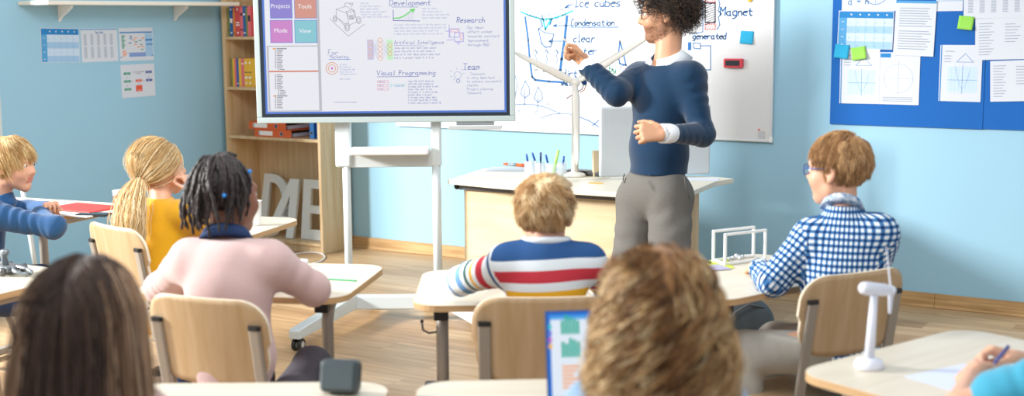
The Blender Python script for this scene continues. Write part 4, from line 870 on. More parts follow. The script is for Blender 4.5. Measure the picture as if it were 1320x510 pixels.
# ================================================================== PUPIL TABLES
TZ = .76; TW, TD = .70, .55
def make_table(label, loc, rz, w_=TW, d_=TD):
    t = thing('school_table', loc, label, 'table', 'pale school tables', rz, True)
    m = MB(); o = rrect(w_, d_, .085, 8); m.prism(o, TZ-.02, TZ-.0015, mi=1); m.prism(rrect(w_-.004, d_-.004, .083, 8), TZ-.0014, TZ, mi=0); m.build('tabletop', [M_birchtop, M_birchedge], t)
    for s_ in (-1, 1):
        x = s_*(w_/2-.085); yf = -d_/2+.11; m = MB(); pts = [V(x, d_/2-.1, TZ-.04)]+[V(x, yf+.07-.07*math.sin(a), TZ-.11+.07*math.cos(a)) for a in np.linspace(0, math.pi/2, 7)]+[V(x, yf, .12)]
        m.tube(pts, .019, 12); m.build('upper_leg_tube', M_steel, t, True)
        m = MB(); xo = x+s_*.037; m.prism(rrect(.036, .05, .012, 4, xo, yf), .04, .47); lg = m.build('leg', M_steel, t)
        MB().prism(rrect(.038, .052, .012, 4, xo, yf), .471, .492).build('leg_cap', M_black, lg)
        m = MB(); m.prism(rrect(.04, d_-.02, .018, 4, xo, .01), .014, .045); m.build('foot_rail', M_steel, t, bevel=.004)
        m = MB()
        for y_ in (-d_/2+.03, d_/2-.03): m.prism(rrect(.044, .06, .012, 4, xo, y_), 0, .0135)
        m.build('foot_pad', M_black, lg)
        if s_ < 0: m = MB(); m.tube([V(x, yf, .655), V(xo-.005, yf, .65), V(xo-.022, yf, .66), V(xo-.025, yf, .685)], .0035, 8, 0); m.sphere(V(xo-.025, yf, .687), .006, 6, 1); m.build('bag_hook', [M_steelb, M_black], t, True)
        MB().box(V(x, yf-.05, TZ-.04), (.044, .03, .035)).build('rail_end_cap', M_black, t, bevel=.004)
        m = MB()
        for z_ in (.43, .3): m.lathe([(.006, 0), (.006, .004)], V(xo+s_*.018, yf, z_), 10, basis(V(0, 1, 0), V(0, 0, 1), V(s_, 0, 0)))
        m.build('bolt', M_steelb, lg)
    m = MB(); m.bb(-w_/2+.09, w_/2-.09, d_/2-.12, d_/2-.09, TZ-.06, TZ-.021); m.build('cross_rail', M_steelb, t, bevel=.003)
    m = MB(); m.prism(rrect(.035, w_-.2, .015, 4), .018, .044, lambda x, y, z: (y, x+d_/2-.16, z)); m.build('stretcher', M_steel, t)
    return t
def corner_at(px, which, rz, w_=TW, d_=TD):
    p = atz(px[0], px[1], TZ); sx, sy = which; c = p-Rz(rz)@V(sx*w_/2, sy*d_/2, 0); return (c[0], c[1], 0)
Rd = math.radians
tbl = {}
tbl['R'] = make_table('pale school table in front of the boy in the striped sweater', corner_at((530, 394), (-1, -1), Rd(31), .63), Rd(31), .63)
tbl['D'] = make_table('pale school table with white square frames and steel balls on it', corner_at((930, 389), (-1, -1), Rd(69), .70, .48), Rd(69), .70, .48)
def tdup(k, label, loc, rz): tbl[k] = dup(tR, loc, rz, label); return tbl[k]
tR = make_table('pale school table of the pupil in the pink sweater, with a green ruler on it', corner_at((500, 341), (1, 1), Rd(22)), Rd(22)); tbl['L'] = tR
tdup('A', 'pale school table with a white cup, in front of the girl in the yellow top', corner_at((392, 281), (1, 1), Rd(13)), Rd(13))
tdup('C', 'pale school table with the red folder, by the left wall', corner_at((160, 262), (1, 1), Rd(8)), Rd(8))
tdup('T', 'pale school table with a small metal robot, at the left edge', corner_at((118, 350), (1, 1), Rd(4)), Rd(4))
tdup('W', 'pale school table carrying the small white wind turbine at the lower right', corner_at((1019, 478), (-1, 1), Rd(68)), Rd(68))
tdup('F', 'pale school table at the bottom edge behind the long straight hair, with a grey box', corner_at((505, 491), (1, 1), Rd(31)), Rd(31))
tdup('G', 'pale school table at the bottom edge carrying the open laptop', corner_at((538, 491), (-1, 1), Rd(33)), Rd(33))
# ================================================================== CHAIRS
def make_chair(label, loc, rz):
    t = thing('school_chair', loc, label, 'chair', 'plywood school chairs', rz, True)
    n = 6; W_, H_b = .385, .235; zb = .632
    out = []
    for a, b in rrect(W_, H_b, .075, 7): out.append((a, b))
    out = [(a*(1-.05*(b < 0)), b-(.02*(1-(a/(W_/2))**2) if b < 0 else 0)) for a, b in out]
    # backrest: a grid bent round the sitter
    NX, NY = 28, 14; vs = []; top = lambda a: 0
    def inside(u, v):  # map the unit square onto the rounded outline
        x = u*W_/2; y = v*H_b/2; r = .075; hx, hy = W_/2-r, H_b/2-r
        ax, ay = abs(x), abs(y)
        if ax > hx and ay > hy:
            dx, dy = (ax-hx), (ay-hy); m_ = max(dx, dy); L = math.hypot(dx, dy); k = m_/L if L else 1; ax, ay = hx+dx*k, hy+dy*k; x, y = math.copysign(ax, x), math.copysign(ay, y)
        if y < 0: x *= .95; y -= .018*(1-(x/(W_/2))**2)*(-y/(H_b/2))
        return x, y
    for sgn in (0, 1):
        for j in range(NY+1):
            for i in range(NX+1):
                x, y = inside(2*i/NX-1, 2*j/NY-1); z = zb+H_b/2+y; yy = -.195-.055*(z-.62)/.25*.8-.028*(1-(x/(W_/2))**2)+(-.010 if sgn else 0); vs.append((x, yy, z))
    N1 = (NX+1)*(NY+1); fs = []; mi = []
    for j in range(NY):
        for i in range(NX):
            a = j*(NX+1)+i; fs += [(a, a+1, a+NX+2, a+NX+1), (N1+a, N1+a+NX+1, N1+a+NX+2, N1+a+1)]; mi += [0, 0]
    ring = [(0, i) for i in range(NX)]+[(j, NX) for j in range(NY)]+[(NY, i) for i in range(NX, 0, -1)]+[(j, 0) for j in range(NY, 0, -1)]
    rid = [j*(NX+1)+i for j, i in ring]
    for a, b in zip(rid, rid[1:]+rid[:1]): fs.append((a, N1+a, N1+b, b)); mi.append(1)
    me = mkmesh('backrest', vs, fs, mi, True); o = link('backrest', me, [M_ply, M_plyedge], t); me.polygons.foreach_set('use_smooth', [m_ == 0 for m_ in mi])
    vs = []
    for sgn in (0, 1):
        for j in range(NY+1):
            for i in range(NX+1):
                x, y = inside(2*i/NX-1, 2*j/NY-1); y = y/H_b*.38; vs.append((x, y+.01, .445-.02*max(0, (y-.1)/.09)**2+.012*(2*x/W_)**2-(.01 if not sgn else 0)))
    me = mkmesh('seat', vs, [f[::-1] for f in fs], mi, True); link('seat', me, [M_ply, M_plyedge], t); me.polygons.foreach_set('use_smooth', [m_ == 0 for m_ in mi])
    for s_ in (-1, 1):
        x = s_*.158; f_ = lambda z: -.195-.055*(z-.62)/.25*.8-.0305
        m = MB()
        sec = rrect(.034, .016, .006, 3); zs = [.45, .62, .785]; vs_ = []
        for z in zs: vs_ += [(x+a, f_(z)+b+.006, z) for a, b in sec]
        k = len(sec); m.add(vs_, [(i*k+j, i*k+(j+1) % k, (i+1)*k+(j+1) % k, (i+1)*k+j) for i in range(2) for j in range(k)]+[tuple(range(k))[::-1], tuple(2*k+j for j in range(k))]); up_ = m.build('upright', M_steel, t)
        MB().prism(sec, 0, .012, lambda a, b, z: (x+a*1.06, f_(.79)+b*1.1+.006, .7855+z)).build('upright_cap', M_black, up_)
        MB().tube([V(x, f_(.46)+.006, .47), V(x, -.17, .425), V(x, .15, .425)], .013, 10).build('seat_rail', M_steel, t, True)
        MB().tube([V(x, .13, .42), V(x*1.1, .19, .22), V(x*1.12, .2, .015)], .013, 10).build('leg', M_steel, t, True)
        MB().tube([V(x, -.16, .42), V(x*1.1, -.2, .22), V(x*1.12, -.22, .015)], .013, 10).build('leg', M_steel, t, True)
    MB().bb(-.16, .16, -.02, .02, .412, .43).build('cross_bar', M_steelb, t, bevel=.003)
    return t
def chair_loc(px, t, rz):
    """px = pixel of the middle of the backrest top edge"""
    p = P(px[0], px[1], t); c = p-Rz(rz)@V(0, -.25, 0); return (c[0], c[1], 0)
c0 = make_chair('plywood school chair behind the boy in the striped sweater', chair_loc((700, 378), 3.42, Rd(31)), Rd(31))
CH_PINK = chair_loc((262, 374), 3.45, Rd(8)); dup(c0, CH_PINK, Rd(8), 'plywood school chair behind the pupil in the pink sweater')
dup(c0, chair_loc((146, 291), 4.68, Rd(-12)), Rd(-12), 'pale plywood school chair behind the girl in the yellow top')
dup(c0, chair_loc((1104, 359), 3.72, Rd(58)), Rd(58), 'plywood school chair under the boy in the checked shirt')
# ================================================================== TEACHER'S DESK
DZ = .75
dk = thing('teacher_desk', (-3.1, 5.9, 0), 'birch teacher desk with curved cream top behind the standing man', 'desk')
A_ = [atz(*q, DZ) for q in ((577, 231), (640, 237), (720, 243), (800, 248), (880, 250.5), (893, 246), (923, 233.5), (921, 229), (905, 224), (640, 214), (622, 216))]
o = [(a[0], a[1]) for a in A_]
o[-2] = (-3.75, 6.27); o[-1] = (-3.9, 6.2); o[-3] = (-2.56, 6.42); o[-4] = (-2.46, 6.4)
m = MB(); m.prism(o, DZ-.026, DZ); m.build('desk_top', mat('cream_desk_top', '#dcd6c4', .4), dk, bevel=.004)
px0, px1 = atz(599, 243, .72), atz(880, 258, .72); py_ = 5.74
pxl = aty(599, 300, py_)[0]; zb_ = aty(599, 335, py_)[2]
m = MB(); m.bb(pxl, -2.62, py_, py_+.02, max(.1, zb_), DZ-.06); m.build('front_panel', mat('desk_panel_birch', '#dac8a6', .5, color2='#d0bb95', vscale=2, stretch=(1.2, 1, 16), detail=5), dk, bevel=.001)
for xx in (pxl+.001, -2.645): MB().bb(xx, xx+.022, py_+.021, 6.32, .012, DZ-.06).build('side_panel', M_birch, dk, bevel=.001)
MB().bb(pxl-.02, -2.6, 5.72, 5.755, DZ-.059, DZ-.027).build('under_top_rail', M_steelb, dk, bevel=.003)
MB().bb(-2.6, -2.5, 5.9, 5.94, DZ-.07, DZ-.027).build('side_bracket', M_steel, dk, bevel=.004)
MB().sphere(V(pxl-.045, 5.74, DZ-.045), .017, 8).build('rail_end_knob', M_black, dk, True)
def on(px, py, z=DZ): return atz(px, py, z)
def flat_box(name, c, sx, sy, sz, rz, m, label, cat, group=None, bevel=.001, z=None):
    mb = MB(); mb.box(V(c[0], c[1], c[2]+sz/2+.0006), (sx, sy, sz), Rz(rz)); return mb.build(name, m, None, label=label, cat=cat, group=group, bevel=bevel)
# paper, marker pen, sticky, rubber on the desk
flat_box('paper_sheet', on(663, 218), .297, .21, .0004, .35, M_paper, 'white sheet of paper lying at the left end of the teacher desk', 'paper', bevel=0)
flat_box('sticky_note', on(768, 236), .075, .05, .0006, .1, M_sto, 'orange sticky note lying flat on the teacher desk', 'sticky note', 'sticky notes', 0)
flat_box('paper_sheet', on(902, 231), .2, .12, .0006, .3, M_paper, 'white sheet on the right end of the teacher desk behind the man', 'paper', bevel=0)
a, b_ = on(649.5, 213.5)+V(0, 0, .011), on(677, 215.5)+V(0, 0, .011); ax_ = unit(b_-a)
hm = thing('highlighter', a, 'orange and grey marker pen lying on the sheet of paper on the desk', 'marker')
hm.location = (a+b_)/2
L_ = np.linalg.norm(b_-a)
MB().tube([a, a+ax_*L_*.22], [.006, .0095], 12).build('cap_end', M_orange, hm, True); MB().tube([a+ax_*L_*.22, a+ax_*L_*.62], .0098, 12).build('barrel', mat('marker_grey', '#8f9aa2', .4), hm, True); MB().tube([a+ax_*L_*.62, b_], .0102, 12).build('cap', M_orange, hm, True)
M_acr = mat('clear_acrylic', '#eef4f8', .05, alpha=.28, spec=.5)
cups = []
for i, (px_, py_b, lb) in enumerate(((683, 231, 'clear pen cup at the left of the row on the desk'), (697, 234, 'clear pen cup holding crossed blue pens, second from the left'), (711, 236, 'clear pen cup third from the left'), (724, 233, 'clear pen cup nearest the turbine'))):
    c = on(px_, py_b); m = MB(); m.lathe([(.026, 0), (.028, .003), (.030, .1), (.0285, .1), (.0262, .005), (.001, .005)], c+V(0, 0, .0008), 20); m.build('pen_cup', M_acr, None, True, label=lb, cat='pen cup', group='clear pen cups'); cups.append(c)
M_bic = mat('pen_cap_blue', '#1e4f9e', .35); M_clear = mat('pen_barrel', '#bcc9dd', .25); M_dkb = mat('pen_dark_blue', '#27335f', .4)
pens = [(0, (678.5, 198), M_bic, 'blue capped pen leaning left in the leftmost cup'), (1, (686, 196.5), M_bic, 'blue capped pen second from the left in the cups'), (1, (697, 196), M_dkb, 'dark pen standing upright in the second cup'), (2, (703.5, 199), M_bic, 'blue pen leaning left beside the green marker'), (3, (727, 201), M_bic, 'blue capped pen leaning right in the cup nearest the turbine')]
for ci, tip, mm, lb in pens:
    c = cups[ci]; tt = np.linalg.norm(0*c)+((c-CAM)@_f); tp = P(tip[0], tip[1], tt); lo_ = c+V(0, 0, .01)-(tp-c)*V(1, 1, 0)*.12; ax_ = unit(tp-lo_); L_ = np.linalg.norm(tp-lo_)
    t = thing('pen', c, lb, 'pen', 'pens in the cups'); MB().tube([lo_, lo_+ax_*(L_-.045)], .0042, 8).build('barrel', M_clear if mm is M_bic else mm, t, True); MB().tube([lo_+ax_*(L_-.045), tp-ax_*.004, tp], [.0056, .0056, .003], 8).build('pen_cap', mm, t, True)
c = cups[2]; tt = (c-CAM)@_f; tp = P(720, 193, tt); lo_ = c+V(0, 0, .012)
t = thing('highlighter', c, 'bright green ruler-like marker standing upright in the cups', 'marker'); MB().tube([lo_, lo_+(tp-lo_)*.55], .008, 10).build('barrel', mat('highlighter_green', '#a8e070', .4), t, True); MB().tube([lo_+(tp-lo_)*.55, tp], [.0085, .0075], 10).build('cap', mat('highlighter_green', '#a8e070', .4), t, True)
# black keyboard tray with coil bound notebook edge
kb = thing('keyboard', on(755, 227), 'flat black keyboard lying on the desk in front of the turbine', 'keyboard')
cK = on(757, 225.5); MB().box(cK+V(0, 0, .012), (.24, .085, .022), Rz(-.02)).build('case', M_black, kb, bevel=.004)
m = MB()
for r_ in range(3):
    for k in range(11): m.box(cK+V(-.105+k*.021, -.025+r_*.024, .0255), (.017, .019, .004))
m.build('keys', M_steelb, kb)
# ------------------------------------------------------------------ monitor seen from behind
mo = thing('computer_monitor', on(845, 232), 'silver desktop monitor seen from behind with a perforated top, behind the man', 'monitor')
tm = (on(775, 233)-CAM)@_f
m0, m1, m2 = P(773.5, 229, tm), P(777, 137, tm), P(916, 229, tm+.12)
xm = unit((m2-m0)*V(1, 1, 0)); hm_ = m1[2]-m0[2]; wm = np.linalg.norm((m2-m0)[:2]); nm_ = np.cross(xm, UP); RM = basis(xm, -nm_*1, UP)
up_m = unit(UP-nm_*-.03); MB().box(m0+xm*wm/2+UP*hm_/2-nm_*.02, (wm, .03, hm_), RM).build('back_shell', mat('monitor_silver', '#c3cbd0', .4, metal=.1), mo, bevel=.012)
s = Sheet(m0-nm_*.0045, xm, UP, nm_, .0005)
for r_ in range(14):
    for k in range(44): s.disc(.03+k*(wm-.06)/43, hm_-.02-r_*.0055, .0012, M_inkg, 0, 5)
s.build('ventilation_holes', mo)
MB().box(m0+xm*wm/2+UP*(hm_/2)-nm_*.0365, (wm-.02, .003, hm_-.02), RM).build('front_glass', M_black, mo)
m = MB(); m.box(m0+xm*wm/2-nm_*.06+UP*(.02-m0[2]+DZ-.0), (.2, .17, .01), RM); m.box(m0+xm*wm/2-nm_*.05+UP*(.1-m0[2]+DZ-.0), (.07, .02, .18), RM)
m = MB(); bzs = DZ+.001-0; cst = m0+xm*wm/2-nm_*.06; m.box(V(cst[0], cst[1], DZ+.006), (.2, .17, .01), RM); m.box(V(cst[0], cst[1], DZ+.09), (.07, .02, .17), RM); m.build('stand', M_silver, mo, bevel=.003)
bk = atz(768, 227, DZ); tb_ = (bk-CAM)@_f; MB().box(V(bk[0], bk[1], DZ+.0705)+CR*.005, (.045, .03, .14), RM).build('wooden_block', mat('beige_cardboard', '#d9c5a3', .7), None, label='narrow beige box standing beside the silver monitor', cat='box', bevel=.002)
# ------------------------------------------------------------------ big wind turbine model on the desk
M_tur = mat('turbine_white', '#efebe2', .35)
wt_ = thing('wind_turbine_model', on(741, 226), 'tall white model wind turbine with three long blades on the desk', 'model')
ft = on(741, 227); tt = (ft-CAM)@_f; hub = P(741.5, 106, tt-.03); hf = P(741.5, 106, tt-.09)
MB().lathe([(.06, 0), (.06, .008), (.05, .016), (.02, .024), (.016, .03)], ft+V(0, 0, .0008), 24).build('base', M_tur, wt_, True)
topz = hub[2]-.005
MB().tube([V(ft[0], ft[1], DZ+.02), V(ft[0], ft[1], topz)], [.02, .0135], 16).build('tower', M_tur, wt_, True)
nd = unit((hf-hub)*V(1, 1, 0)); MB().tube([hub-nd*.06, hub-nd*.05, hub, hub+nd*.02], [.012, .021, .022, .02], 14).build('nacelle', M_tur, wt_, True)
hc = hub+nd*.035; MB().tube([hc-nd*.012, hc, hc+nd*.012, hc+nd*.022], [.026, .027, .02, .006], 16).build('hub', M_tur, wt_, True)
for (bx, by, dt) in ((664, 68, .0), (838, 46, .02), (744, 212, -.02)):
    e = P(bx, by, tt-.09+dt); a = unit(e-hc); L_ = np.linalg.norm(e-hc); c_ = unit(np.cross(a, nd)); vs = []; NS = 14; prof = [(-.5, 0), (-.3, .12), (0, .16), (.3, .1), (.5, 0), (.2, -.06), (-.2, -.06)]
    for i in range(NS+1):
        u = i/NS; ch = .022+.016*min(1, u*5) if u < .25 else .038-(u-.25)*.028; ch *= 1.25
        if u > .96: ch *= .6
        tw = .5-.4*u
        for p_, q__ in prof: vs.append(hc+a*L_*u+c_*ch*(p_*math.cos(tw))+nd*ch*(q__*.9+p_*math.sin(tw)*.6))
    k = len(prof); fs = [(i*k+j, i*k+(j+1) % k, (i+1)*k+(j+1) % k, (i+1)*k+j) for i in range(NS) for j in range(k)]+[tuple(range(k))[::-1], tuple(NS*k+j for j in range(k))]
    link('blade', mkmesh('blade', vs, fs, None, True), M_tur, wt_)
g_ = P(753, 106, tt+.0); m = MB(); m.tube([g_-CR*.0-CF*.02, g_+CF*.03], .015, 14, 0); m.build('motor', mat('motor_blue', '#24508f', .35, metal=.4), wt_, True)
MB().tube([P(753, 108, tt), P(750, 115, tt), P(742, 120, tt+.02), P(735, 124, tt), P(730, 127, tt)], .0028, 6).build('wire', mat('wire_red_brown', '#8b4a45', .5), wt_, True)
MB().tube([P(756, 108, tt), P(753, 116, tt), P(748, 119, tt)], .0028, 6).build('wire', mat('wire_orange', '#c9743e', .5), wt_, True)
# ================================================================== THINGS ON THE PUPIL TABLES
def ontable(px, py): return atz(px, py, TZ)
# green ruler and blue pen case on table L
flat_box('ruler', ontable(437, 361), .125, .012, .003, Rd(13), mat('ruler_green', '#2fae74', .4), 'short translucent green ruler on the pink pupil\'s table', 'ruler')
a = ontable(384, 341.5); t = thing('glue_stick', a, 'blue and white glue stick lying by the pink pupil\'s arm', 'glue stick'); d_ = D(1, -.25)
MB().tube([a+V(0, 0, .012)-d_*.03, a+V(0, 0, .012)+d_*.012], .011, 12).build('barrel', mat('glue_blue', '#2b86d0', .4), t, True); MB().tube([a+V(0, 0, .012)+d_*.0125, a+V(0, 0, .012)+d_*.035], .0115, 12).build('cap', M_whitep, t, True)
MB().tube([atz(393, 334, 0)+V(0, 0, .005)+CR*.13*math.cos(q)+CF*.24*math.sin(q) for q in np.linspace(-.9, 3.6, 30)], .0045, 6).build('cable', M_whitep, None, True, label='thin white cable loop lying on the floor before the bookcase', cat='cable')
# white cup on table A
a = atz(328, 290, TZ); MB().lathe([(.026, 0), (.0265, .004), (.033, .1), (.0345, .102), (.032, .102), (.025, .006), (.001, .006)], a+V(0, 0, .0008), 24).build('paper_cup', M_whitep, None, True, label='white paper cup on the table behind the braided head', cat='cup')
a = atz(157, 272, TZ)+V(0, 0, .0008); t = thing('paper_cup', a, 'orange and white paper cup left of the ponytail', 'cup'); MB().lathe([(.027, 0), (.034, .07)], a, 20).build('cup_body', mat('cup_orange', '#e2643c', .5), t, True); MB().lathe([(.0345, .0705), (.0365, .095), (.034, .095), (.033, .0715)], a, 20).build('cup_rim', M_whitep, t, True)
# red folder, sheets and phone on table C
a = ontable(105, 271)
flat_box('exercise_book', ontable(106, 273.5), .31, .22, .006, Rd(0), M_whitep, 'white exercise book lying under the red folder', 'book', bevel=.001)
o = flat_box('folder', a+V(.0, .01, .0075), .285, .2, .006, Rd(3), mat('folder_red', '#e8463f', .45), 'bright red plastic folder on the table by the left wall', 'folder', bevel=.002)
a = ontable(121, 278); t = thing('mobile_phone', a, 'black phone lying on the table edge beside the red folder', 'phone'); MB().box(a+V(0, -.0, .006), (.145, .07, .009), Rz(Rd(22))).build('body', M_black, t, bevel=.004); MB().box(a+V(0, 0, .0112), (.134, .062, .001), Rz(Rd(22))).build('screen', mat('phone_glass', '#2c3138', .1), t)
# little metal robot on table T
a = ontable(8, 352); rb = thing('robot_toy', a, 'small grey metal gripper robot on the table at the left edge', 'toy')
M_al = mat('aluminium', '#8d959b', .35, metal=.7)
MB().bb(a[0]-.05, a[0]+.05, a[1]-.035, a[1]+.035, TZ+.012, TZ+.03).build('chassis', M_al, rb, bevel=.004)
for i in (-1, 1):
    for j in (-1, 1): MB().tube([a+V(i*.035, j*.036, .0155), a+V(i*.035, j*.05, .0155)], .0145, 14).build('wheel', M_steelb, rb, True)
MB().tube([a+V(0, 0, .03), a+V(-.01, 0, .075), a+V(.02, -.01, .075)], .011, 10).build('arm', M_al, rb, True)
for q in (-1, 1): MB().tube([a+V(.045, .008*q, .025), a+V(.075, .025*q, .018), a+V(.105, .02*q, .012), a+V(.12, .004*q, .01)], .007, 8).build('gripper_finger', M_al, rb, True)
# grey box on table F
a = atz(440, 506, TZ); bx = thing('speaker_box', a, 'dark grey rounded box tilted on the table at the bottom edge', 'box')
Rb = Rz(Rd(20)); RB2 = Rb@np.array(((1, 0, 0), (0, math.cos(-.25), -math.sin(-.25)), (0, math.sin(-.25), math.cos(-.25))))
MB().box(a+V(0, 0, .04), (.09, .05, .076), RB2).build('case', mat('dark_slate_plastic', '#3c474b', .45), bx, bevel=.014); MB().box(a+V(0, 0, .04)+RB2@V(0, -.0265, 0), (.072, .003, .058), RB2).build('front_panel', mat('slate_panel', '#56646a', .3), bx, bevel=.001)
# paper, pen on table D and frames
flat_box('paper_sheet', atz(905, 341, TZ), .2, .14, .0008, Rd(30), mat('lime_paper', '#c9d64a', .7), 'yellow-green sheet on the table by the steel balls', 'paper', bevel=0)
flat_box('paper_sheet', atz(915, 346, TZ)+V(0, 0, .0015), .12, .09, .0008, Rd(50), mat('lavender_paper', '#aaa9c4', .7), 'small greyish lavender sheet over the yellow-green one', 'paper', bevel=0)
a, b_ = atz(895, 335, TZ)+V(0, 0, .0075), atz(917, 341, TZ)+V(0, 0, .0075); t = thing('pen', (a+b_)/2, 'dark blue pen lying on the yellow-green sheet', 'pen'); MB().tube([a, a+(b_-a)*.4], .005, 8).build('pen_cap', M_dkb, t, True); MB().tube([a+(b_-a)*.4, b_-(b_-a)*.06, b_], [.004, .004, .001], 8).build('barrel', M_black, t, True)
# newton cradle like frames: two white square frames
fr = thing('cradle_frame', atz(950, 338, TZ), 'white stand of two square frames on the right hand table by the steel balls', 'frame stand')
f0, f1 = atz(934.5, 342, TZ), atz(986, 335.5, TZ); tf0 = (f0-CAM)@_f; hfr = P(934.5, 300, tf0)[2]-TZ-.0
gs = [];
b0_, b1_ = atz(919.5, 337, TZ), atz(971, 331, TZ)
def frame_(a, b, name):
    dx = unit(b-a); m = MB(); L = np.linalg.norm(b-a); R3 = basis(dx, np.cross(UP, dx), UP); th = .009
    m.box(a+UP*hfr/2+UP*.001, (th, th, hfr), R3); m.box(b+UP*hfr/2+UP*.001, (th, th, hfr), R3); m.box((a+b)/2+UP*(hfr-th/2+.001), (L, th, th), R3); m.box((a+b)/2+UP*(th/2+.001), (L, th, th), R3); m.build(name, M_whitep, fr, bevel=.002)
frame_(f0, f1, 'square_frame'); frame_(b0_, b1_, 'square_frame')
for a, b in ((f0, b0_),): MB().box((a+b)/2+UP*.006, (np.linalg.norm(b-a), .009, .009), basis(unit(b-a), np.cross(UP, unit(b-a)), UP)).build('link_bar', M_whitep, fr, bevel=.002)
for i, (px_, py_) in enumerate(((939, 334), (945, 332.5), (949, 329.5), (954, 333), (957, 331))):
    a = atz(px_, py_+2.5, TZ); MB().sphere(a+V(0, 0, .0085), .008, 12).build('steel_ball', M_steel2, None, True, label='shiny steel ball in a small cluster inside the white frames', cat='ball', group='steel balls')
# small wind turbine on table W
a = atz(1120, 474, TZ); tt = (a-CAM)@_f; M_pw = mat('turbine_plastic', '#dfe3ef', .4)
tu = thing('wind_turbine_model', a, 'small white plastic wind turbine on the lower right table', 'model')
MB().lathe([(.034, 0), (.035, .004), (.035, .012), (.03, .02), (.012, .026)], a+V(0, 0, .0008), 28).build('base', M_pw, tu, True)
tp = P(1127, 378, tt); MB().tube([a+V(0, 0, .02), V(tp[0], tp[1], tp[2])], [.0125, .0085], 16).build('tower', M_pw, tu, True)
n0, n1 = P(1111, 371, tt-.03), P(1147, 374, tt+.05); nd = unit(n1-n0); MB().tube([n0, n0+nd*.006, n0+nd*.02, n1-nd*.02, n1-nd*.002], [.008, .0145, .0165, .015, .010], 16).build('nacelle', M_pw, tu, True)
hc = n1+nd*.006; MB().sphere(hc, .0125, 8).build('hub', M_pw, tu, True)
for (bx_, by_, dt) in ((1143, 318, .02), (1147, 404, .0), (1130, 384, -.09)):
    e = P(bx_, by_, ((hc-CAM)@_f)+dt); ax_ = unit(e-hc); L_ = np.linalg.norm(e-hc) if dt > -.05 else .09; c_ = unit(np.cross(ax_, nd)); vs = []; NS = 10
    if dt <= -.05: continue
    for i in range(NS+1):
        u = i/NS; ch = (.014 if u < .1 else .019)*(1-.55*u)
        for p_, q__ in ((-.5, 0), (0, .16), (.5, 0), (0, -.12)): vs.append(hc+ax_*L_*u+(c_*.45+nd*.9)*ch*p_+(c_*.9-nd*.45)*ch*q__)
    fs = [(i*4+j, i*4+(j+1) % 4, (i+1)*4+(j+1) % 4, (i+1)*4+j) for i in range(NS) for j in range(4)]+[(3, 2, 1, 0), tuple(NS*4+j for j in range(4))]
    link('blade', mkmesh('blade', vs, fs, None, True), M_pw, tu)
flat_box('paper_sheet', atz(1240, 487, TZ), .21, .16, .0008, Rd(62), mat('bluish_paper', '#d3ddf3', .8), 'white sheet of paper under the forearm at the lower right', 'paper', bevel=0)
# dark bag hanging behind table D
bp0 = P(955, 405, 4.15)
bgm = mat('bag_grey_nylon', '#3f474a', .6, bump=.2, bscale=60, var=.25, vscale=12)
bag = thing('backpack', V(bp0[0], bp0[1], 0), 'dark grey backpack on the floor under the table of the boy in the checked shirt', 'backpack')
def bagP(x, y, t): return P(x, y, t)
# the bag stands on the floor further back
tb0 = 5.0; flo = lambda x, t: PZ(x, t, 0)
pr_ = [ell(P(962, 412, tb0)-V(0, 0, .03), basis(CR, CF, UP), (.12, .11, .12), .03), ell(P(925, 404, tb0+.05), basis(CR, CF, UP), (.13, .1, .11), .04), ell(V(*(P(950, 405, tb0)[:2]), .17), basis(CR, CF, UP), (.19, .13, .17), .06)]
zmid = P(950, 400, tb0)[2]
pr_.append(cap(V(*(P(935, 405, tb0)[:2]), .14), P(940, 410, tb0), .14, .1, .08))
Vt, Fc = sculpt(pr_, .008, [(V(0, 0, .002), V(0, 0, -1))], folds(.007, 16, 5), 2); link('bag_body', mkmesh('bag_body', Vt, Fc, None, True), bgm, bag)
q0, q1, q2, q3 = P(905, 392, tb0-.1), P(922, 397, tb0-.12), P(938, 412, tb0-.13), P(934, 428, tb0-.12)
MB().tube([q0, q1, q2, q3], .014, 8).build('strap', mat('bag_strap', '#2c3234', .6), bag, True)
MB().tube([P(938, 425, tb0-.13), P(948, 402, tb0-.13), P(965, 392, tb0-.11), P(985, 396, tb0-.06)], .004, 6).build('zip', M_steelb, bag, True)
# laptop on table G
la = P(701, 408, 2.72); lb_ = P(722, 506, 2.72)
xl = unit(CR*.985+CF*.1); 
lp = thing('laptop', atz(757, 505, TZ), 'open laptop or tablet with a bright blue and white page, before the wavy haired child', 'laptop')
c_l = atz(706, 507, TZ)
RL = basis(xl, np.cross(UP, xl), UP); tl_ = -.22
RS2 = RL@np.array(((1, 0, 0), (0, math.cos(tl_), -math.sin(tl_)), (0, math.sin(tl_), math.cos(tl_))))
tL = 2.78; o_ = P(706, 510, tL); o_ = V(o_[0], o_[1], TZ+.012); hL = .2; wL = .32
MB().box(o_+RS2@V(wL/2, .004, hL/2), (wL, .007, hL), RS2).build('lid', mat('laptop_dark_blue', '#1d3f78', .35), lp, bevel=.003)
MB().box(o_+RL@V(wL/2, -.11, -.004), (wL, .215, .014), RL).build('keyboard_base', M_silver, lp, bevel=.003)
s = Sheet(o_+RS2@V(0, .0, 0), RS2[:, 0], RS2[:, 2], -RS2[:, 1], .0005); E_ = .7
ls = lambda n, c: scr('tablet_'+n, c)
s.rect(.004, .006, wL-.004, hL-.004, ls('blue', '#1e6fd0'), 0); s.rect(.011, .012, wL-.01, hL-.02, ls('page', '#dfe9f5'), 1); s.rect(.011, hL-.02, .12, hL-.012, ls('sky', '#4fa6e8'), 1)
for k, c_ in enumerate(('#3fc0c8', '#6a78d8', '#c05fc0', '#f0b04a')): s.rect(.006, hL-.04-.014*k, .014, hL-.03-.014*k, ls('tab%d' % k, c_), 2)
tg = ls('teal', '#2fae9c'); to_ = ls('peach', '#f0b48a')
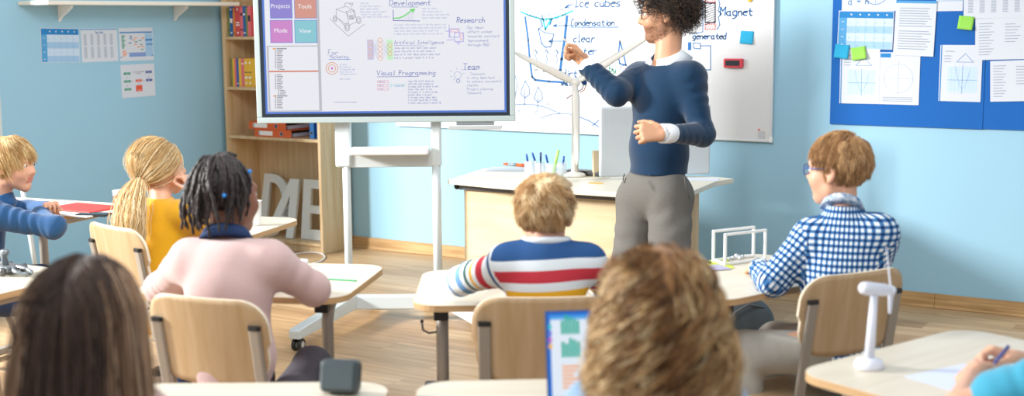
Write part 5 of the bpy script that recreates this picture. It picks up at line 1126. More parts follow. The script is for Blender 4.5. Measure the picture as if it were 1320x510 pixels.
for j, z_ in enumerate((.148, .098)):
    for k in range(5): h_ = .03+.012*((k*3+j) % 4)/3; s.rect(.034+.0085*k, z_, .041+.0085*k, z_+h_, tg, 2)
for k in range(6): s.rect(.034, .03+.009*k, .06+.006*(k % 3), .036+.009*k, to_, 2)
s.rect(.13, .02, .3, .19, ls('page2', '#cfdcf0'), 2)
s.build('screen_picture', lp)
# ================================================================== PEOPLE
SK_L = mat('skin_fair', '#e2ad90', .5, var=.06, vscale=20); SK_LIP = mat('lips_fair', '#c97f72', .5); SK_M = mat('skin_olive', '#cf9b79', .5, var=.06, vscale=20); SK_ST = mat('skin_stubble', '#ad7f61', .7, color2='#7a5440', vscale=170, detail=2)
SK_D = mat('skin_brown', '#8a5a42', .5, var=.08, vscale=20); SK_DL = mat('lips_brown', '#6e3f35', .5); M_eye = mat('eye_white', '#e9e4de', .2); M_iris = mat('eye_dark', '#2b211c', .2)
def eyes(W, hR, s, parent, which=(-1, 1)):
    for q in which:
        m = MB(); c = W(q*.031, .079, .004); m.sphere(c, .0115*s, 8, 0); m.sphere(c+hR@V(0, .0045, 0)*s, .0078*s, 8, 1); m.build('eye', [M_eye, M_iris], parent, True)
def brows(W, parent, m, s=1, which=(-1, 1)):
    for q in which: MB().tube([W(q*.016, .089, .024), W(q*.032, .086, .03), W(q*.05, .074, .024)], [.003*s, .0042*s, .002*s], 6).build('eyebrow', m, parent, True)
def knit(name, c, bump=.25, sc=260, var=.08): return mat(name, c, .85, bump=bump, bscale=sc, var=var, vscale=9, sheen=.3, spec=.2)
M_blk = mat('near_black_cotton', '#23242a', .85, bump=.15)
def band_mat(name, attr, stops, rough=.85):
    m = bpy.data.materials.new(name); m.use_nodes = True; nt = m.node_tree; b = nt.nodes['Principled BSDF']; a = nt.nodes.new('ShaderNodeAttribute'); a.attribute_name = attr
    r = nt.nodes.new('ShaderNodeValToRGB'); r.color_ramp.interpolation = 'CONSTANT'; nt.links.new(a.outputs['Fac'], r.inputs[0]); nt.links.new(r.outputs[0], b.inputs['Base Color']); b.inputs['Roughness'].default_value = rough; b.inputs['Specular IOR Level'].default_value = .2
    e = r.color_ramp.elements; e[0].position = stops[0][0]; e[0].color = lin(stops[0][1]); e[1].position = stops[1][0]; e[1].color = lin(stops[1][1])
    for p, c in stops[2:]: x = e.new(p); x.color = lin(c)
    return m
def along(a, b, X): a = np.array(a); d = np.array(b)-a; L = np.linalg.norm(d); return np.clip((X-a)@d/(L*L), -.5, 1.5)*L
def segd(a, b, X):
    a = np.array(a); d = np.array(b)-a; h = np.clip((X-a)@d/(d@d), 0, 1); return np.linalg.norm(X-a-h[:, None]*d, axis=1)
def neck_cut(J, W): return []
# ------------------------------------------------------------------ 1 the teacher
t0 = 5.3
hf = D(-1, .12, -.06)
J = dict(hip=P(846, 240, t0+.02), chest=P(853, 128, t0+.0), neck=P(860, 82, t0), head=P(857, 18, t0), hfwd=hf, shR=P(824, 100, t0+.12), shL=P(889, 101, t0-.1), elR=P(795, 120, t0-.06), wrR=P(756, 83, t0-.02), elL=P(905, 172, t0-.14), wrL=P(856, 172, t0-.33),
         hpR=P(826, 258, t0+.07), hpL=P(864, 258, t0-.05), knR=PZ(803, t0+.06, .47), knL=PZ(862, t0-.13, .47), anR=PZ(800, t0+.15, .09), anL=PZ(864, t0-.05, .09), foot=D(-.75, -.6), stubble=True)
hands = [dict(w=J['wrR']+unit(J['elR']-J['wrR'])*.0, d=D(-.62, .15, .62), n=D(-.55, -.6, -.5), side=D(-.6, 0, .5), curl=(.75, 1.25, 1.35, 1.4), thumb=(.5, .1), s=.98),
         dict(w=J['wrL'], d=D(-1, -.15, .06), n=D(-.15, .95, -.4), side=D(0, .3, 1), curl=(1.0, 1.1, 1.15, 1.2), thumb=(.3, .3), s=1.0)]
J['chestR'] = None
tea, hR, W, TR = make_person('curly haired man in a dark blue sweater and grey trousers pointing at the whiteboard', J, (SK_M, mat('lips_olive', '#b5745f', .5), SK_ST), 1.0, .0045, .97, False, hands, True, neck_r=.056)
eyes(W, hR, 1, tea); M_dkh = hair_mats('dark_curls', ('#2e231c', '#43332a', '#5c4636', '#1f1814')); brows(W, tea, M_dkh[0])
M_swe = knit('navy_wool', '#08304f', .2, 300, .12)
fr_ = unit(TR[:, 1]); nk = J['neck']
vn = nk+fr_*.02
pr = top_prims(J, TR, 1.0, .018, 1.0, .02, 1.92, .008)
pr.append(cap(nk-UP*.03, nk+UP*.02, .075, .06, .02)); pr.append(ell(nk+UP*.055+fr_*.035, basis(TR[:, 0], fr_, UP), (.062, .075, .075), .008, True))
def hemcut(J, z, R): return [(V(0, 0, z), V(0, 0, -1))]
sw = garment('sweater', pr, M_swe, tea, .0055, hemcut(J, P(848, 223, t0)[2], TR), .005, 13, 11)
None and MB().tube([J['hip']*V(1, 1, 0)+UP*(P(848, 217, t0)[2])+TR[:, 0]*.137*math.cos(a)+TR[:, 1]*.107*math.sin(a) for a in np.linspace(0, 6.283, 40)], .011, 8).build('sweater_hem', M_swe, tea, True)
M_shirt = mat('white_shirt_cotton', '#eef2f7', .8, bump=.1, bscale=80)
collar('shirt_collar', nk+fr_*.004+UP*.006, basis(TR[:, 0], unit(fr_-UP*.28), unit(UP+fr_*.28)), .062, .038, M_shirt, tea, .045, .055, ry=1.05)
for q, wv in (('R', .028), ('L', .028)):
    a, b_ = J['el'+q], J['wr'+q]; d_ = unit(b_-a); c0_, c1_ = b_-d_*.035, b_+d_*(.012 if q == 'R' else .014)
    m = MB(); m.tube([c0_-d_*.02, c0_, c1_, c1_, c0_], [.036, .039, .0385, .034, .033], 22, cap=False); m.build('shirt_cuff', M_shirt, tea, True)
M_tr = mat('grey_wool_trousers', '#6e6c67', .9, color2='#676560', vscale=220, detail=4)
lp_ = leg_prims(J, 1.0, .017, 1.02, TR, 0)
for p_ in lp_[1:]: p_['k'] = .012
lp_ += [cap(J['hpL']+UP*.015, J['hpR']+UP*.015, .098, .098, .03), ell((J['hip']+J['chest'])/2-UP*.05, TR, (.128, .1, .12), .03)]
garment('trousers', lp_, M_tr, tea, .007, [(P(848, 207, t0), UP)], .005, 12, 4)
# pocket seam, fly and belt
Zw = lambda px, py, t_: P(px, py, t_)
MB().tube([P(882, 226, t0-.16), P(884, 240, t0-.165), P(889, 256, t0-.14)], .002, 6).build('pocket_seam', mat('trouser_seam', '#625f5b', .9), tea, True)
MB().tube([P(805, 224, t0-.1), P(803, 231, t0-.12), P(805, 236, t0-.13), P(807, 229, t0-.12)], .0022, 6).build('key_cord', mat('dark_cord', '#3a2f2a', .6), tea, True)
shoes(J, tea, mat('brown_leather', '#4a342a', .4), 1.0)
# glasses
def glasses(W, hR, parent, m, s=1, which=(-1, 1), r=.022, sq=.8):
    g = MB()
    for q in which:
        c = W(q*.033, .101, .004); pts = [c+s*(hR@V(r*1.1*math.cos(a)*(1+.12*abs(math.sin(2*a))), -.004*abs(math.cos(a)), r*sq*math.sin(a)*(1+.12*abs(math.sin(2*a))))) for a in np.linspace(0, 2*math.pi, 21)]; g.tube(pts, .0023*s, 6)
        g.tube([W(q*.058, .096, .01), W(q*.076, .07, .012), W(q*.083, .0, .01), W(q*.083, -.02, -.004)], .0024*s, 6)
    g.tube([W(-.012, .106, .008), W(0, .109, .011), W(.012, .106, .008)], .002*s, 6); g.build('glasses', m, parent, True)
glasses(W, hR, tea, mat('glasses_dark', '#1d2230', .3))
# curly hair
def face_free(p, g, front=.055, low=-.03, side=.03): return not ((p[1] > front and p[2] < .075) or (p[2] < low and p[1] > -.02) or (p[1] > side and p[2] < .03))
HC = J['head']
hair_cap('hair_base', HC, hR, 1, [((0, .05, .05), (0, .8, -.75)), ((0, .0, -.045), (0, .5, -1))], M_dkh[0], tea, .006)
rt, nr = scalp_roots(3000, W, hR, 1, lambda p, g: face_free(p, g, .066, -.075, .012) and not (p[1] > -.04 and p[2] < .012), 5)
pa = grow(rt, nr, .07, 26, lambda p, t, d: nr*.8+V(0, -.35, -.55)[None]*(t*1.3), 1, (.012, .028), 4, stiff=.55, jitter=.7, clump=0, curl=(.008, .032, 420))
strand_mesh('hair', to_place(pa, HC, hR, 1), .00125, M_dkh, tea)
rt = []; g_ = np.random.default_rng(9)
while len(rt) < 900:
    a = g_.uniform(-1, 1); x_ = g_.uniform(-.07, .07); z_ = g_.uniform(-.118, -.035); rt.append((x_, z_))
# pen in the raised hand
d_ = hands[0]['d']; pt = P(722, 48, t0-.06); t = thing('whiteboard_pen', pt, 'thin white pointer held up in the raised hand of the man', 'pen')
MB().tube([P(731, 54, t0-.055), P(722, 46, t0-.05), P(707, 38, t0-.04)], [.004, .004, .002], 8).build('pen_barrel', M_whitep, t, True)
# ------------------------------------------------------------------ 2 boy in the striped sweater
def seated(hipP, shw, **k): return k
tS = 3.6
J = dict(hip=PZ(705, tS-.02, .53), chest=P(704, 362, tS), neck=P(704, 316, tS+.02), head=P(702, 277, tS+.05), hfwd=D(.05, 1, -.18), hup=UP, shL=P(655, 340, tS+.01), shR=P(756, 338, tS+.01), elL=P(594, 362, tS+.22), wrL=P(640, 350, tS+.4), elR=P(788, 372, tS+.2), wrR=P(748, 352, tS+.42),
         hpL=PZ(678, tS+.0, .5), hpR=PZ(730, tS+.0, .5), knL=PZ(672, tS+.4, .52), knR=PZ(742, tS+.4, .52), anL=PZ(668, tS+.42, .09), anR=PZ(745, tS+.42, .09))
hd = [dict(w=J['wrL'], d=D(.9, .4, 0), n=-UP, side=D(0, 1, 0), curl=.35, s=.82), dict(w=J['wrR'], d=D(-.9, .3, 0), n=-UP, side=D(0, 1, 0), curl=.35, s=.82)]
boy, hR, W, TR = make_person('boy with short fair hair in a white, red, blue and yellow striped sweater', J, (SK_L, SK_LIP), .78, .0055, .86, True, hd, neck_r=.052)
stT = [(0, '#2d5488'), (.13, '#dfe8ee'), (.24, '#c13a47'), (.37, '#dde6ec'), (.46, '#e6ae2c'), (.60, '#d9e3ea'), (.8, '#2d5488')]
topz_ = P(700, 316, tS)[2]; span = .26
stripe_t = band_mat('striped_knit_body', 'st', stT)
stripe_s = band_mat('striped_knit_sleeve', 'sa', [(0, '#e3ebf0'), (.02, '#2d5488'), (.05, '#e3ebf0'), (.13, '#c13a47'), (.20, '#e3ebf0'), (.24, '#e6ae2c'), (.27, '#e3ebf0'), (.30, '#35605a'), (.335, '#e3ebf0'), (.37, '#6f9fd0'), (.43, '#e9eff3'), (.5, '#6f9fd0'), (.56, '#e9eff3')])
def slot_sl(J):
    def f(X):
        R_ = torso_frame(J); m = np.zeros(len(X), int)
        for q in 'LR':
            o = (X-J['sh'+q])@unit(J['el'+q]-J['sh'+q]); lat = (X-J['sh'+q])@R_[:, 0]*(1 if q == 'R' else -1)
            m[(o > .0) & ((lat > .004) | ((segd(J['sh'+q], J['el'+q], X) < .052) & (o > .07)) | (segd(J['el'+q], J['wr'+q], X) < .05)) & (segd(J['sh'+q], J['el'+q], X) < .16)] = 1
        return m
    return f
def arm_s(J, L):
    def f(X):
        best = np.full(len(X), 9.); out = np.zeros(len(X))
        for q in 'LR':
            L1 = np.linalg.norm(J['el'+q]-J['sh'+q]); d1 = segd(J['sh'+q], J['el'+q], X); d2 = segd(J['el'+q], J['wr'+q], X)
            v = np.where(d1 < d2, along(J['sh'+q], J['el'+q], X), L1+along(J['el'+q], J['wr'+q], X)); d_ = np.minimum(d1, d2); out = np.where(d_ < best, v, out); best = np.minimum(d_, best)
        return out/L
    return f
pr = top_prims(J, TR, .78, .016, 1.02, .05, 1.95, .004); pr.append(cap(J['neck']-UP*.02, J['neck']+UP*.008, .06, .05, .02))
garment('sweater', pr, [stripe_t, stripe_s], boy, .0055, [(J['neck']+UP*.02, UP+D(0, .5)*.3)], .004, 20, 21, attrs=dict(st=lambda X: np.clip((topz_-X[:, 2]+.010*np.sin(9*((X-J['chest'])@TR[:, 0])+1))/span, 0, 1), sa=arm_s(J, .5)), slot=slot_sl(J))
MB().tube([J['neck']+UP*.012+UP*.004+TR[:, 0]*.062*math.cos(a)+unit(np.cross(UP, TR[:, 0]))*.062*math.sin(a)+UP*(-.008*math.sin(a)) for a in np.linspace(0, 6.283, 32)], .0105, 8).build('neckband', mat('neckband_grey', '#d3dbe0', .85), boy, True)
M_jean = mat('dark_denim', '#27406b', .85, bump=.2, var=.25, vscale=30)
garment('trousers', leg_prims(J, .78, .014, 1.0, TR), M_jean, boy, .008, [(V(0, 0, .66), UP)], .003, 18, 2); shoes(J, boy, M_whitep, .8)
def short_hair(J, W, hR, s, parent, cols, n=4200, seed=1, whorl=V(.01, -.06, .1), ln=.05, mess=.25, cutz=-.07, rad=.00095, curl=None, fringe=None, lift=(.008, .024), base=.008, clump=.85, nclump=170):
    mats_ = hair_mats(cols[0], cols[1]); HC = J['head']
    hair_cap('hair_base', HC, hR, s, [((0, .055, .04), (0, .85, -.6)), ((0, -.03, cutz+.012), (0, .25, -1))], mats_[min(1, len(mats_)-1)], parent, base)
    ok = lambda p, g: not ((p[1] > .06 and p[2] < .07) or (p[1] > .02 and p[2] < .035) or (p[2] < cutz+.012 and p[1] > -.1) or (p[1] > -.02 and p[2] < -.012))
    rt, nr = scalp_roots(n, W, hR, s, ok, seed)
    def sd(p, t, d):
        v = p-whorl; nn = unit_rows(p-V(0, -.012, .035)); v = v-nn*(v*nn).sum(1, keepdims=True); v = unit_rows(v)
        v[:, 2] -= .35; sw_ = np.cross(nn, v)*.35; v = v+sw_
        if fringe is not None: v = v+fringe*(p[:, 1:2] > 0)
        return unit_rows(v)+nn*.12
    lens = ln*np.where(rt[:, 2] < -.0, .55, 1.0)*np.where(rt[:, 2] < -.035, .6, 1.0)
    pa = grow(rt, nr, lens, 12, sd, s, lift, seed+1, stiff=.5, jitter=mess, clump=clump, nclump=nclump, lvar=.3, curl=curl)
    strand_mesh('hair', to_place(pa, HC, hR, s), rad*s, mats_, parent, lock_tones(len(mats_), rt[:, 2] < -.005))
def unit_rows(v): return v/np.maximum(np.linalg.norm(v, axis=1, keepdims=True), 1e-9)
short_hair(J, W, hR, .86, boy, ('fair_hair', ('#e4c08c', '#f8e3b8', '#cda06a', '#b08450')), 4600, 31, mess=.3, ln=.06)
# pink eraser in his right hand
a = P(777, 347, tS+.28); MB().box(a, (.018, .03, .035), basis(CR, CF, UP)).build('eraser', mat('hot_pink', '#e8578e', .5), None, label='hot pink eraser held up at the right shoulder of the striped sweater', cat='eraser', bevel=.004)
# ------------------------------------------------------------------ 3 pupil in the pink sweater with dark braids
tP = 3.62
J = dict(hip=PZ(300, tP-.06, .53), chest=P(296, 372, tP), neck=P(292, 306, tP+.06), head=P(294, 254, tP+.08), hfwd=D(.6, .8, -.05), hup=unit(UP+D(-.1, .1)*.1), shL=P(246, 336, tP+.04), shR=P(348, 338, tP+.0), elL=P(208, 372, tP+.24), wrL=P(262, 352, tP+.42), elR=P(404, 372, tP+.1), wrR=P(352, 352, tP+.38),
         hpL=PZ(290, tP-.04, .5), hpR=PZ(352, tP-.1, .5), knL=PZ(330, tP+.3, .52), knR=PZ(403, tP+.22, .575), anL=PZ(335, tP+.35, .09), anR=PZ(412, tP+.30, .09), foot=D(.4, .9))
hd = [dict(w=J['wrL'], d=D(.9, .4, 0), n=-UP, side=D(0, 1, 0), curl=.35, s=.82), dict(w=J['wrR'], d=D(-.9, .4, 0), n=-UP, side=D(0, 1, 0), curl=.35, s=.82)]
gp_, hR, W, TR = make_person('pupil with dark braided hair in a pale pink sweater with a navy collar', J, (SK_D, SK_DL), .82, .0055, .9, True, hd, neck_r=.054)
eyes(W, hR, .9, gp_)
pr = top_prims(J, TR, .82, .02, 1.06, .04, 1.96, .008); pr.append(cap(J['neck']-UP*.03, J['neck'], .07, .052, .03))
garment('sweater', pr, knit('pink_wool', '#d3b5b2', .3, 330, .05), gp_, .0055, [(J['neck']+UP*.004, UP)], .0045, 13, 41)
collar('collar', J['neck']-UP*.006, basis(TR[:, 0], unit(TR[:, 1]), unit(TR[:, 2])), .057, .028, mat('navy_collar', '#1f3a68', .8), gp_, .024, .03)
garment('trousers', leg_prims(J, .82, .012, 1.0, TR), mat('charcoal_trousers', '#46424a', .85, bump=.2, var=.2, vscale=40), gp_, .008, [(V(0, 0, .68), UP)], .003, 18, 2); shoes(J, gp_, M_blk, .8)
br_m = hair_mats('dark_braids', ('#1c1413', '#2a1e20', '#211816'))
HC = J['head']; hair_cap('hair_base', HC, hR, .9, [((0, .055, .045), (0, .85, -.6)), ((0, -.03, -.075), (0, .2, -1))], br_m[0], gp_, .006)
g = np.random.default_rng(12); tie = V(.0, -.03, .125)
rt, nr = scalp_roots(110, W, hR, 1, lambda p, g: face_free(p, g, .055, -.01, .03), 13)
c0h = V(0, -.012, .035)
bw = 0
for i, (p, n_) in enumerate(zip(rt, nr)):
    # from near the tie on the crown each braid falls outwards over the head
    az = math.atan2(p[1]+.012, p[0]); L_ = g.uniform(.11, .23); q = [tie+V(math.cos(az)*.018, math.sin(az)*.018, -.008)]; d = unit(V(math.cos(az), math.sin(az), .25)); K = 26
    front = math.sin(az) > .55
    if front: L_ = .06
    lf = g.uniform(.006, .022)
    dr = V(.55*math.cos(az+g.uniform(-.2, .2)), .55*math.sin(az+g.uniform(-.2, .2)), -1.5)
    for k in range(K):
        d = unit(d*.72+unit(dr)*.28+g.normal(size=3)*.11); x_ = q[-1]+d*L_*1.25/K; rd = V(.079, .097, .087)+lf
        w_ = (x_-c0h)/rd; ln = np.linalg.norm(w_)
        if k > 9: dr = V(-.25*math.cos(az), -.25*math.sin(az)-.1, -1.5)
        if ln < 1: x_ = c0h+w_/ln*rd
        q.append(x_)
    pts = [HC+.9*(hR@a_) for a_ in q]; r_ = [.0054*(1+.22*math.sin(k*2.1))*(1 if k < K-3 else .7) for k in range(len(pts))]
    MB().tube(pts, r_, 7).build('braid', br_m[i % 3], gp_, True)
for k in range(7):
    a_ = g.uniform(-.6, .6); q = [tie+V(g.uniform(-.01, .01), g.uniform(-.01, .01), -.01)]; dirs = unit(V(-.8+.3*g.normal(), .35*g.normal()-.1, 1.1))
    for j in range(12): dirs = unit(dirs+V(-.05, -.02, -.28)); q.append(q[-1]+dirs*.0065)
    MB().tube([HC+.9*(hR@b) for b in q], [.005*(1+.2*math.sin(j*2.1)) for j in range(13)], 7).build('braid', br_m[k % 3], gp_, True)
m = MB(); m.tube([HC+.9*(hR@(tie+V(.017*math.cos(a), .017*math.sin(a), -.004))) for a in np.linspace(0, 6.283, 18)], .005, 7); m.build('hair_tie', mat('hair_tie_white_blue', '#cfdcef', .6), gp_, True)
for px_, py_, c_ in ((322, 221, 0), (289, 252, 0)):
    MB().sphere(P(px_, py_, tP-.035 if px_ == 289 else tP+.02), .0065, 6).build('hair_bead', mat('bead_blue', '#2f86d6', .35), gp_, True)
# ------------------------------------------------------------------ 4 girl in the yellow top with a ponytail
tY = 4.88
J = dict(hip=PZ(206, tY-.02, .53), chest=P(206, 305, tY), neck=P(208, 254, tY+.02), head=P(206, 216, tY+.05), hfwd=D(.9, .43, .02), hup=UP, shL=P(180, 272, tY+.04), shR=P(240, 274, tY-.05), elL=P(190, 298, tY+.25), wrL=P(225, 290, tY+.4), elR=P(268, 300, tY+.1), wrR=P(251, 247, tY+.02),
         hpL=PZ(190, tY+.02, .5), hpR=PZ(222, tY-.04, .5), knL=PZ(235, tY+.33, .52), knR=PZ(270, tY+.28, .52), anL=PZ(238, tY+.35, .09), anR=PZ(275, tY+.3, .09), foot=D(.4, .9))
hd = [dict(w=J['wrL'], d=D(.9, .2, 0), n=-UP, side=D(0, 1, 0), curl=.4, s=.8), dict(w=J['wrR'], d=D(-.5, .1, .85), n=D(-.9, .2, -.3), side=D(0, -1, .2), curl=(1.0, 1.05, 1.1, 1.1), s=.8)]
gy, hR, W, TR = make_person('girl with a long blonde ponytail in a mustard yellow top, chin on her hand', J, (SK_L, SK_LIP), .8, .0055, .88, True, hd, neck_r=.05)
eyes(W, hR, .88, gy)
pr = top_prims(J, TR, .8, .014, 1.0, .04, .92, .006)
garment('top', pr+[cap(J['neck']-UP*.03, J['neck']-UP*.012, .06, .05, .02)], knit('mustard_jersey', '#e8ad1e', .12, 200, .1), gy, .0055, [(J['neck']-UP*.0, UP)], .005, 16, 51)
garment('trousers', leg_prims(J, .8, .012, 1.0, TR), M_jean, gy, .008, [(V(0, 0, .66), UP)], .003, 18, 2); shoes(J, gy, M_whitep, .8)
M_bl = hair_mats('blonde', ('#ecd09c', '#f7e4bb', '#dcb981', '#c8a268')); HC = J['head']
tieP = (hR.T@(P(180, 233, tY-.02)-HC))/.88
hair_cap('hair_base', HC, hR, .88, [((0, .055, .045), (0, .85, -.6)), ((0, -.03, -.055), (0, .2, -1))], M_bl[0], gy, .004)
rt, nr = scalp_roots(3000, W, hR, 1, lambda p, g: face_free(p, g, .06, -.03, .03), 23)
def sdp(p, t, d):
    v = tieP-p; nn = unit_rows(p-c0h); ds = np.linalg.norm(v, axis=1, keepdims=True); tv = v-nn*(v*nn).sum(1, keepdims=True)*np.clip(ds*8, 0, 1); return unit_rows(tv)+nn*.05
pa = grow(rt, nr, np.linalg.norm(rt-tieP, axis=1)*1.35+.01, 16, sdp, 1, (.003, .009), 24, stiff=.12, jitter=.06, clump=.5, nclump=140, lvar=.05)
strand_mesh('hair', to_place(pa, HC, hR, .88), .001, M_bl, gy)
N = 1300; g = np.random.default_rng(5); K = 22
c1_, c2_, c3_, c4_ = P(179, 233, tY-.03), P(165, 262, tY-.13), P(160, 300, tY-.17), P(163, 352, tY-.16)
tt_ = np.linspace(0, 1, K)[None, :, None]; off = g.normal(size=(N, 1, 3))*np.array((1, 1, 1)); ctr = ((1-tt_)**3*c1_+3*(1-tt_)**2*tt_*c2_+3*(1-tt_)*tt_**2*c3_+tt_**3*c4_)
spread = (.006+.042*np.sin(np.pi*np.clip(tt_*.85+.05, 0, 1))**.8); cl_ = g.integers(0, 60, N); cc = g.normal(size=(60, 1, 3)); off = off*.45+cc[cl_]*.8
off[..., :] = off-_f*(off@_f)[..., None]*.4
pth = ctr+off*spread*.62+.005*np.sin(tt_*22+cl_[:, None, None]*1.3)*tt_; ln_ = g.uniform(.8, 1.0, (N, 1, 1))
pth = c1_+(pth-c1_)*ln_
strand_mesh('ponytail', pth, .0013, M_bl, gy)
pth2 = pth[:260].copy(); sh_ = (P(200, 300, tY-.16)-P(160, 300, tY-.16)); strand_mesh('loose_hair', c1_+(pth2-c1_)*.8+sh_*.35*tt_, .0012, M_bl, gy)
MB().tube([c1_+CR*.014*math.cos(a)+UP*.014*math.sin(a)-CF*.006 for a in np.linspace(0, 6.283, 16)], .005, 7).build('hair_tie', M_blk, gy, True)
# ------------------------------------------------------------------ 5 boy at the left edge, facing right
tB = 5.32
J = dict(hip=PZ(-38, tB+.02, .53), chest=P(-22, 300, tB+.02), neck=P(1, 250, tB+.02), head=P(16, 212, tB), hfwd=D(.97, -.18, -.06), hup=unit(UP+CR*.08), shR=P(-8, 278, tB-.14), shL=P(-22, 268, tB+.17), elR=P(70, 293, tB-.15), wrR=P(52, 275, tB+.08), elL=P(40, 272, tB+.3), wrL=P(62, 269, tB+.14),
         hpR=PZ(-20, tB-.1, .5), hpL=PZ(-20, tB+.1, .5), knR=PZ(88, tB-.12, .50), knL=PZ(80, tB+.14, .52), anR=PZ(98, tB-.1, .09), anL=PZ(70, tB+.2, .09), foot=D(1, .2))
hd = [dict(w=J['wrR'], d=D(.3, .95, 0), n=-UP, side=D(-1, 0, .1), curl=.5, s=.8), dict(w=J['wrL'], d=D(.3, -.5, .3), n=-UP, side=D(1, 0, .1), curl=.9, s=.8)]
bl, hR, W, TR = make_person('fair haired boy in profile in a blue sweatshirt at the left edge', J, (SK_L, SK_LIP), .8, .0045, .92, True, hd, neck_r=.048)
eyes(W, hR, .92, bl); brows(W, bl, M_bl[3], .8)
pr = top_prims(J, TR, .8, .016, 1.0, .0, 1.95, .006)
garment('sweatshirt', pr+[cap(J['neck']-UP*.03, J['neck']-UP*.012, .06, .05, .02)], knit('blue_sweatshirt', '#2b5a8c', .25, 300, .12), bl, .0055, [(J['neck']-UP*.0, UP-CR*.2)], .004, 16, 61)
garment('shorts', leg_prims(J, .82, .02, -.28, TR), mat('navy_shorts', '#22375c', .85, var=.2, bump=.1), bl, .007, [(V(0, 0, .64), UP)], .004, 20, 2); shoes(J, bl, M_whitep, .8)
short_hair(J, W, hR, .92, bl, ('fair_mop', ('#e3c086', '#f2d8a2', '#c99f64', '#b58a54')), 3600, 41, ln=.075, mess=.12, fringe=V(0, .1, -.6), lift=(.008, .018), base=.008, whorl=V(0, -.03, .12), clump=.5)
dup(c0, tuple((J['hip']-D(1, 0)*.06)*V(1, 1, 0)), math.atan2(-D(1, .1)[0], D(1, .1)[1]), 'plywood school chair under the boy at the left edge')
# ------------------------------------------------------------------ 6 boy in the checked shirt with glasses
tC = 3.92
J = dict(hip=P(1082, 432, tC-.02)+0*UP, chest=P(1088, 335, tC), neck=P(1086, 268, tC), head=P(1080, 219, tC+.0), hfwd=D(-.80, .60, -.04), hup=UP, shL=P(1044, 304, tC+.02), shR=P(1133, 300, tC-.04), elL=P(996, 362, tC+.03), wrL=P(976, 345, tC+.26), elR=P(1128, 360, tC+.12), wrR=P(1052, 356, tC+.32),
         hpL=P(1050, 452, tC-.04), hpR=P(1085, 448, tC+.1), knL=P(958, 452, tC+.08), knR=P(1000, 440, tC+.36), anL=PZ(955, tC+.05, .09), anR=PZ(990, tC+.35, .09), foot=D(-.8, .5))
J['hip'][2] = max(J['hip'][2], .56)
hd = [dict(w=J['wrL'], d=D(.35, 1, -.15), n=-UP, side=D(-1, .1, 0), curl=.5, s=.86), dict(w=J['wrR'], d=D(-.9, .5, 0), n=-UP, side=D(0, 1, 0), curl=.4, s=.86)]
bp, hR, W, TR = make_person('boy with light brown hair and glasses in a blue and white checked shirt', J, (SK_L, SK_LIP), .86, .005, .9, True, hd, neck_r=.05)
eyes(W, hR, .9, bp); glasses(W, hR, bp, mat('glasses_blue', '#35549a', .3), .9)
def plaid_mat(name, a1, a2, per=.0195):
    m = bpy.data.materials.new(name); m.use_nodes = True; nt = m.node_tree; b = nt.nodes['Principled BSDF']; msk = []
    for an in (a1, a2):
        a = nt.nodes.new('ShaderNodeAttribute'); a.attribute_name = an; u = mnode(nt, 'MULTIPLY', a.outputs['Fac'], 1/per); f = mnode(nt, 'FRACT', u); msk.append(mnode(nt, 'LESS_THAN', f, .47))
    s_ = mnode(nt, 'ADD', msk[0], msk[1]); s2 = mnode(nt, 'MULTIPLY', s_, .5)
    r = nt.nodes.new('ShaderNodeValToRGB'); r.color_ramp.interpolation = 'CONSTANT'; nt.links.new(s2, r.inputs[0]); e = r.color_ramp.elements; e[0].position = 0; e[0].color = lin('#dfe9f0'); e[1].position = .3; e[1].color = lin('#3d74ab'); x = e.new(.8); x.color = lin('#15356a')
    nt.links.new(r.outputs[0], b.inputs['Base Color']); b.inputs['Roughness'].default_value = .85; b.inputs['Specular IOR Level'].default_value = .2; return m
pl_t, pl_s = plaid_mat('checked_cotton', 'pu', 'pv'), plaid_mat('checked_cotton_sleeve', 'au', 'av')
def ang(J):
    def f(X):
        best = np.full(len(X), 9.); out = np.zeros(len(X))
        for q in 'LR':
            for A_, B_ in ((J['sh'+q], J['el'+q]), (J['el'+q], J['wr'+q])):
                d = segd(A_, B_, X); ax_ = unit(B_-A_); e1 = unit(np.cross(ax_, UP+V(.01, 0, 0))); e2 = np.cross(ax_, e1); v = X-A_; th = np.arctan2(v@e2, v@e1); out = np.where(d < best, th*.0557, out); best = np.minimum(d, best)
        return out
    return f
pr = top_prims(J, TR, .86, .014, 1.03, .07, 1.93, .006, wr=.004)
garment('checked_shirt', pr+[cap(J['neck']-UP*.03, J['neck']-UP*.0, .062, .05, .02)], [pl_t, pl_s], bp, .005, [(J['neck']+UP*.012, UP)], .004, 18, 71,
        attrs=dict(pu=lambda X: np.arctan2((X-J['chest'])@TR[:, 1], (X-J['chest'])@TR[:, 0])*.125+1, pv=lambda X: X[:, 2]+.12*((X-J['chest'])@TR[:, 0])*0+1, au=ang(J), av=lambda X: arm_s(J, 1.0)(X)+1), slot=slot_sl(J))
collar('shirt_collar', J['neck']+UP*.002, basis(TR[:, 0], unit(TR[:, 1]-UP*.15), unit(UP+TR[:, 1]*.15)), .05, .02, mat('collar_check', '#4f7fae', .85, color2='#dfe8ef', vscale=60), bp, .018, .035)
garment('trousers', leg_prims(J, .86, .018, 1.0, TR), mat('light_grey_cotton', '#bdbbb4', .85, color2='#a9a79f', vscale=9, bump=.1), bp, .007, [(V(0, 0, .64), UP)], .006, 16, 2); shoes(J, bp, M_whitep, .85)
short_hair(J, W, hR, .9, bp, ('light_brown', ('#d3a874', '#c09362', '#e2ba88', '#a87f54')), 4800, 51, ln=.04, mess=.1, clump=.55, lift=(.005, .016), base=.006, cutz=-.075)
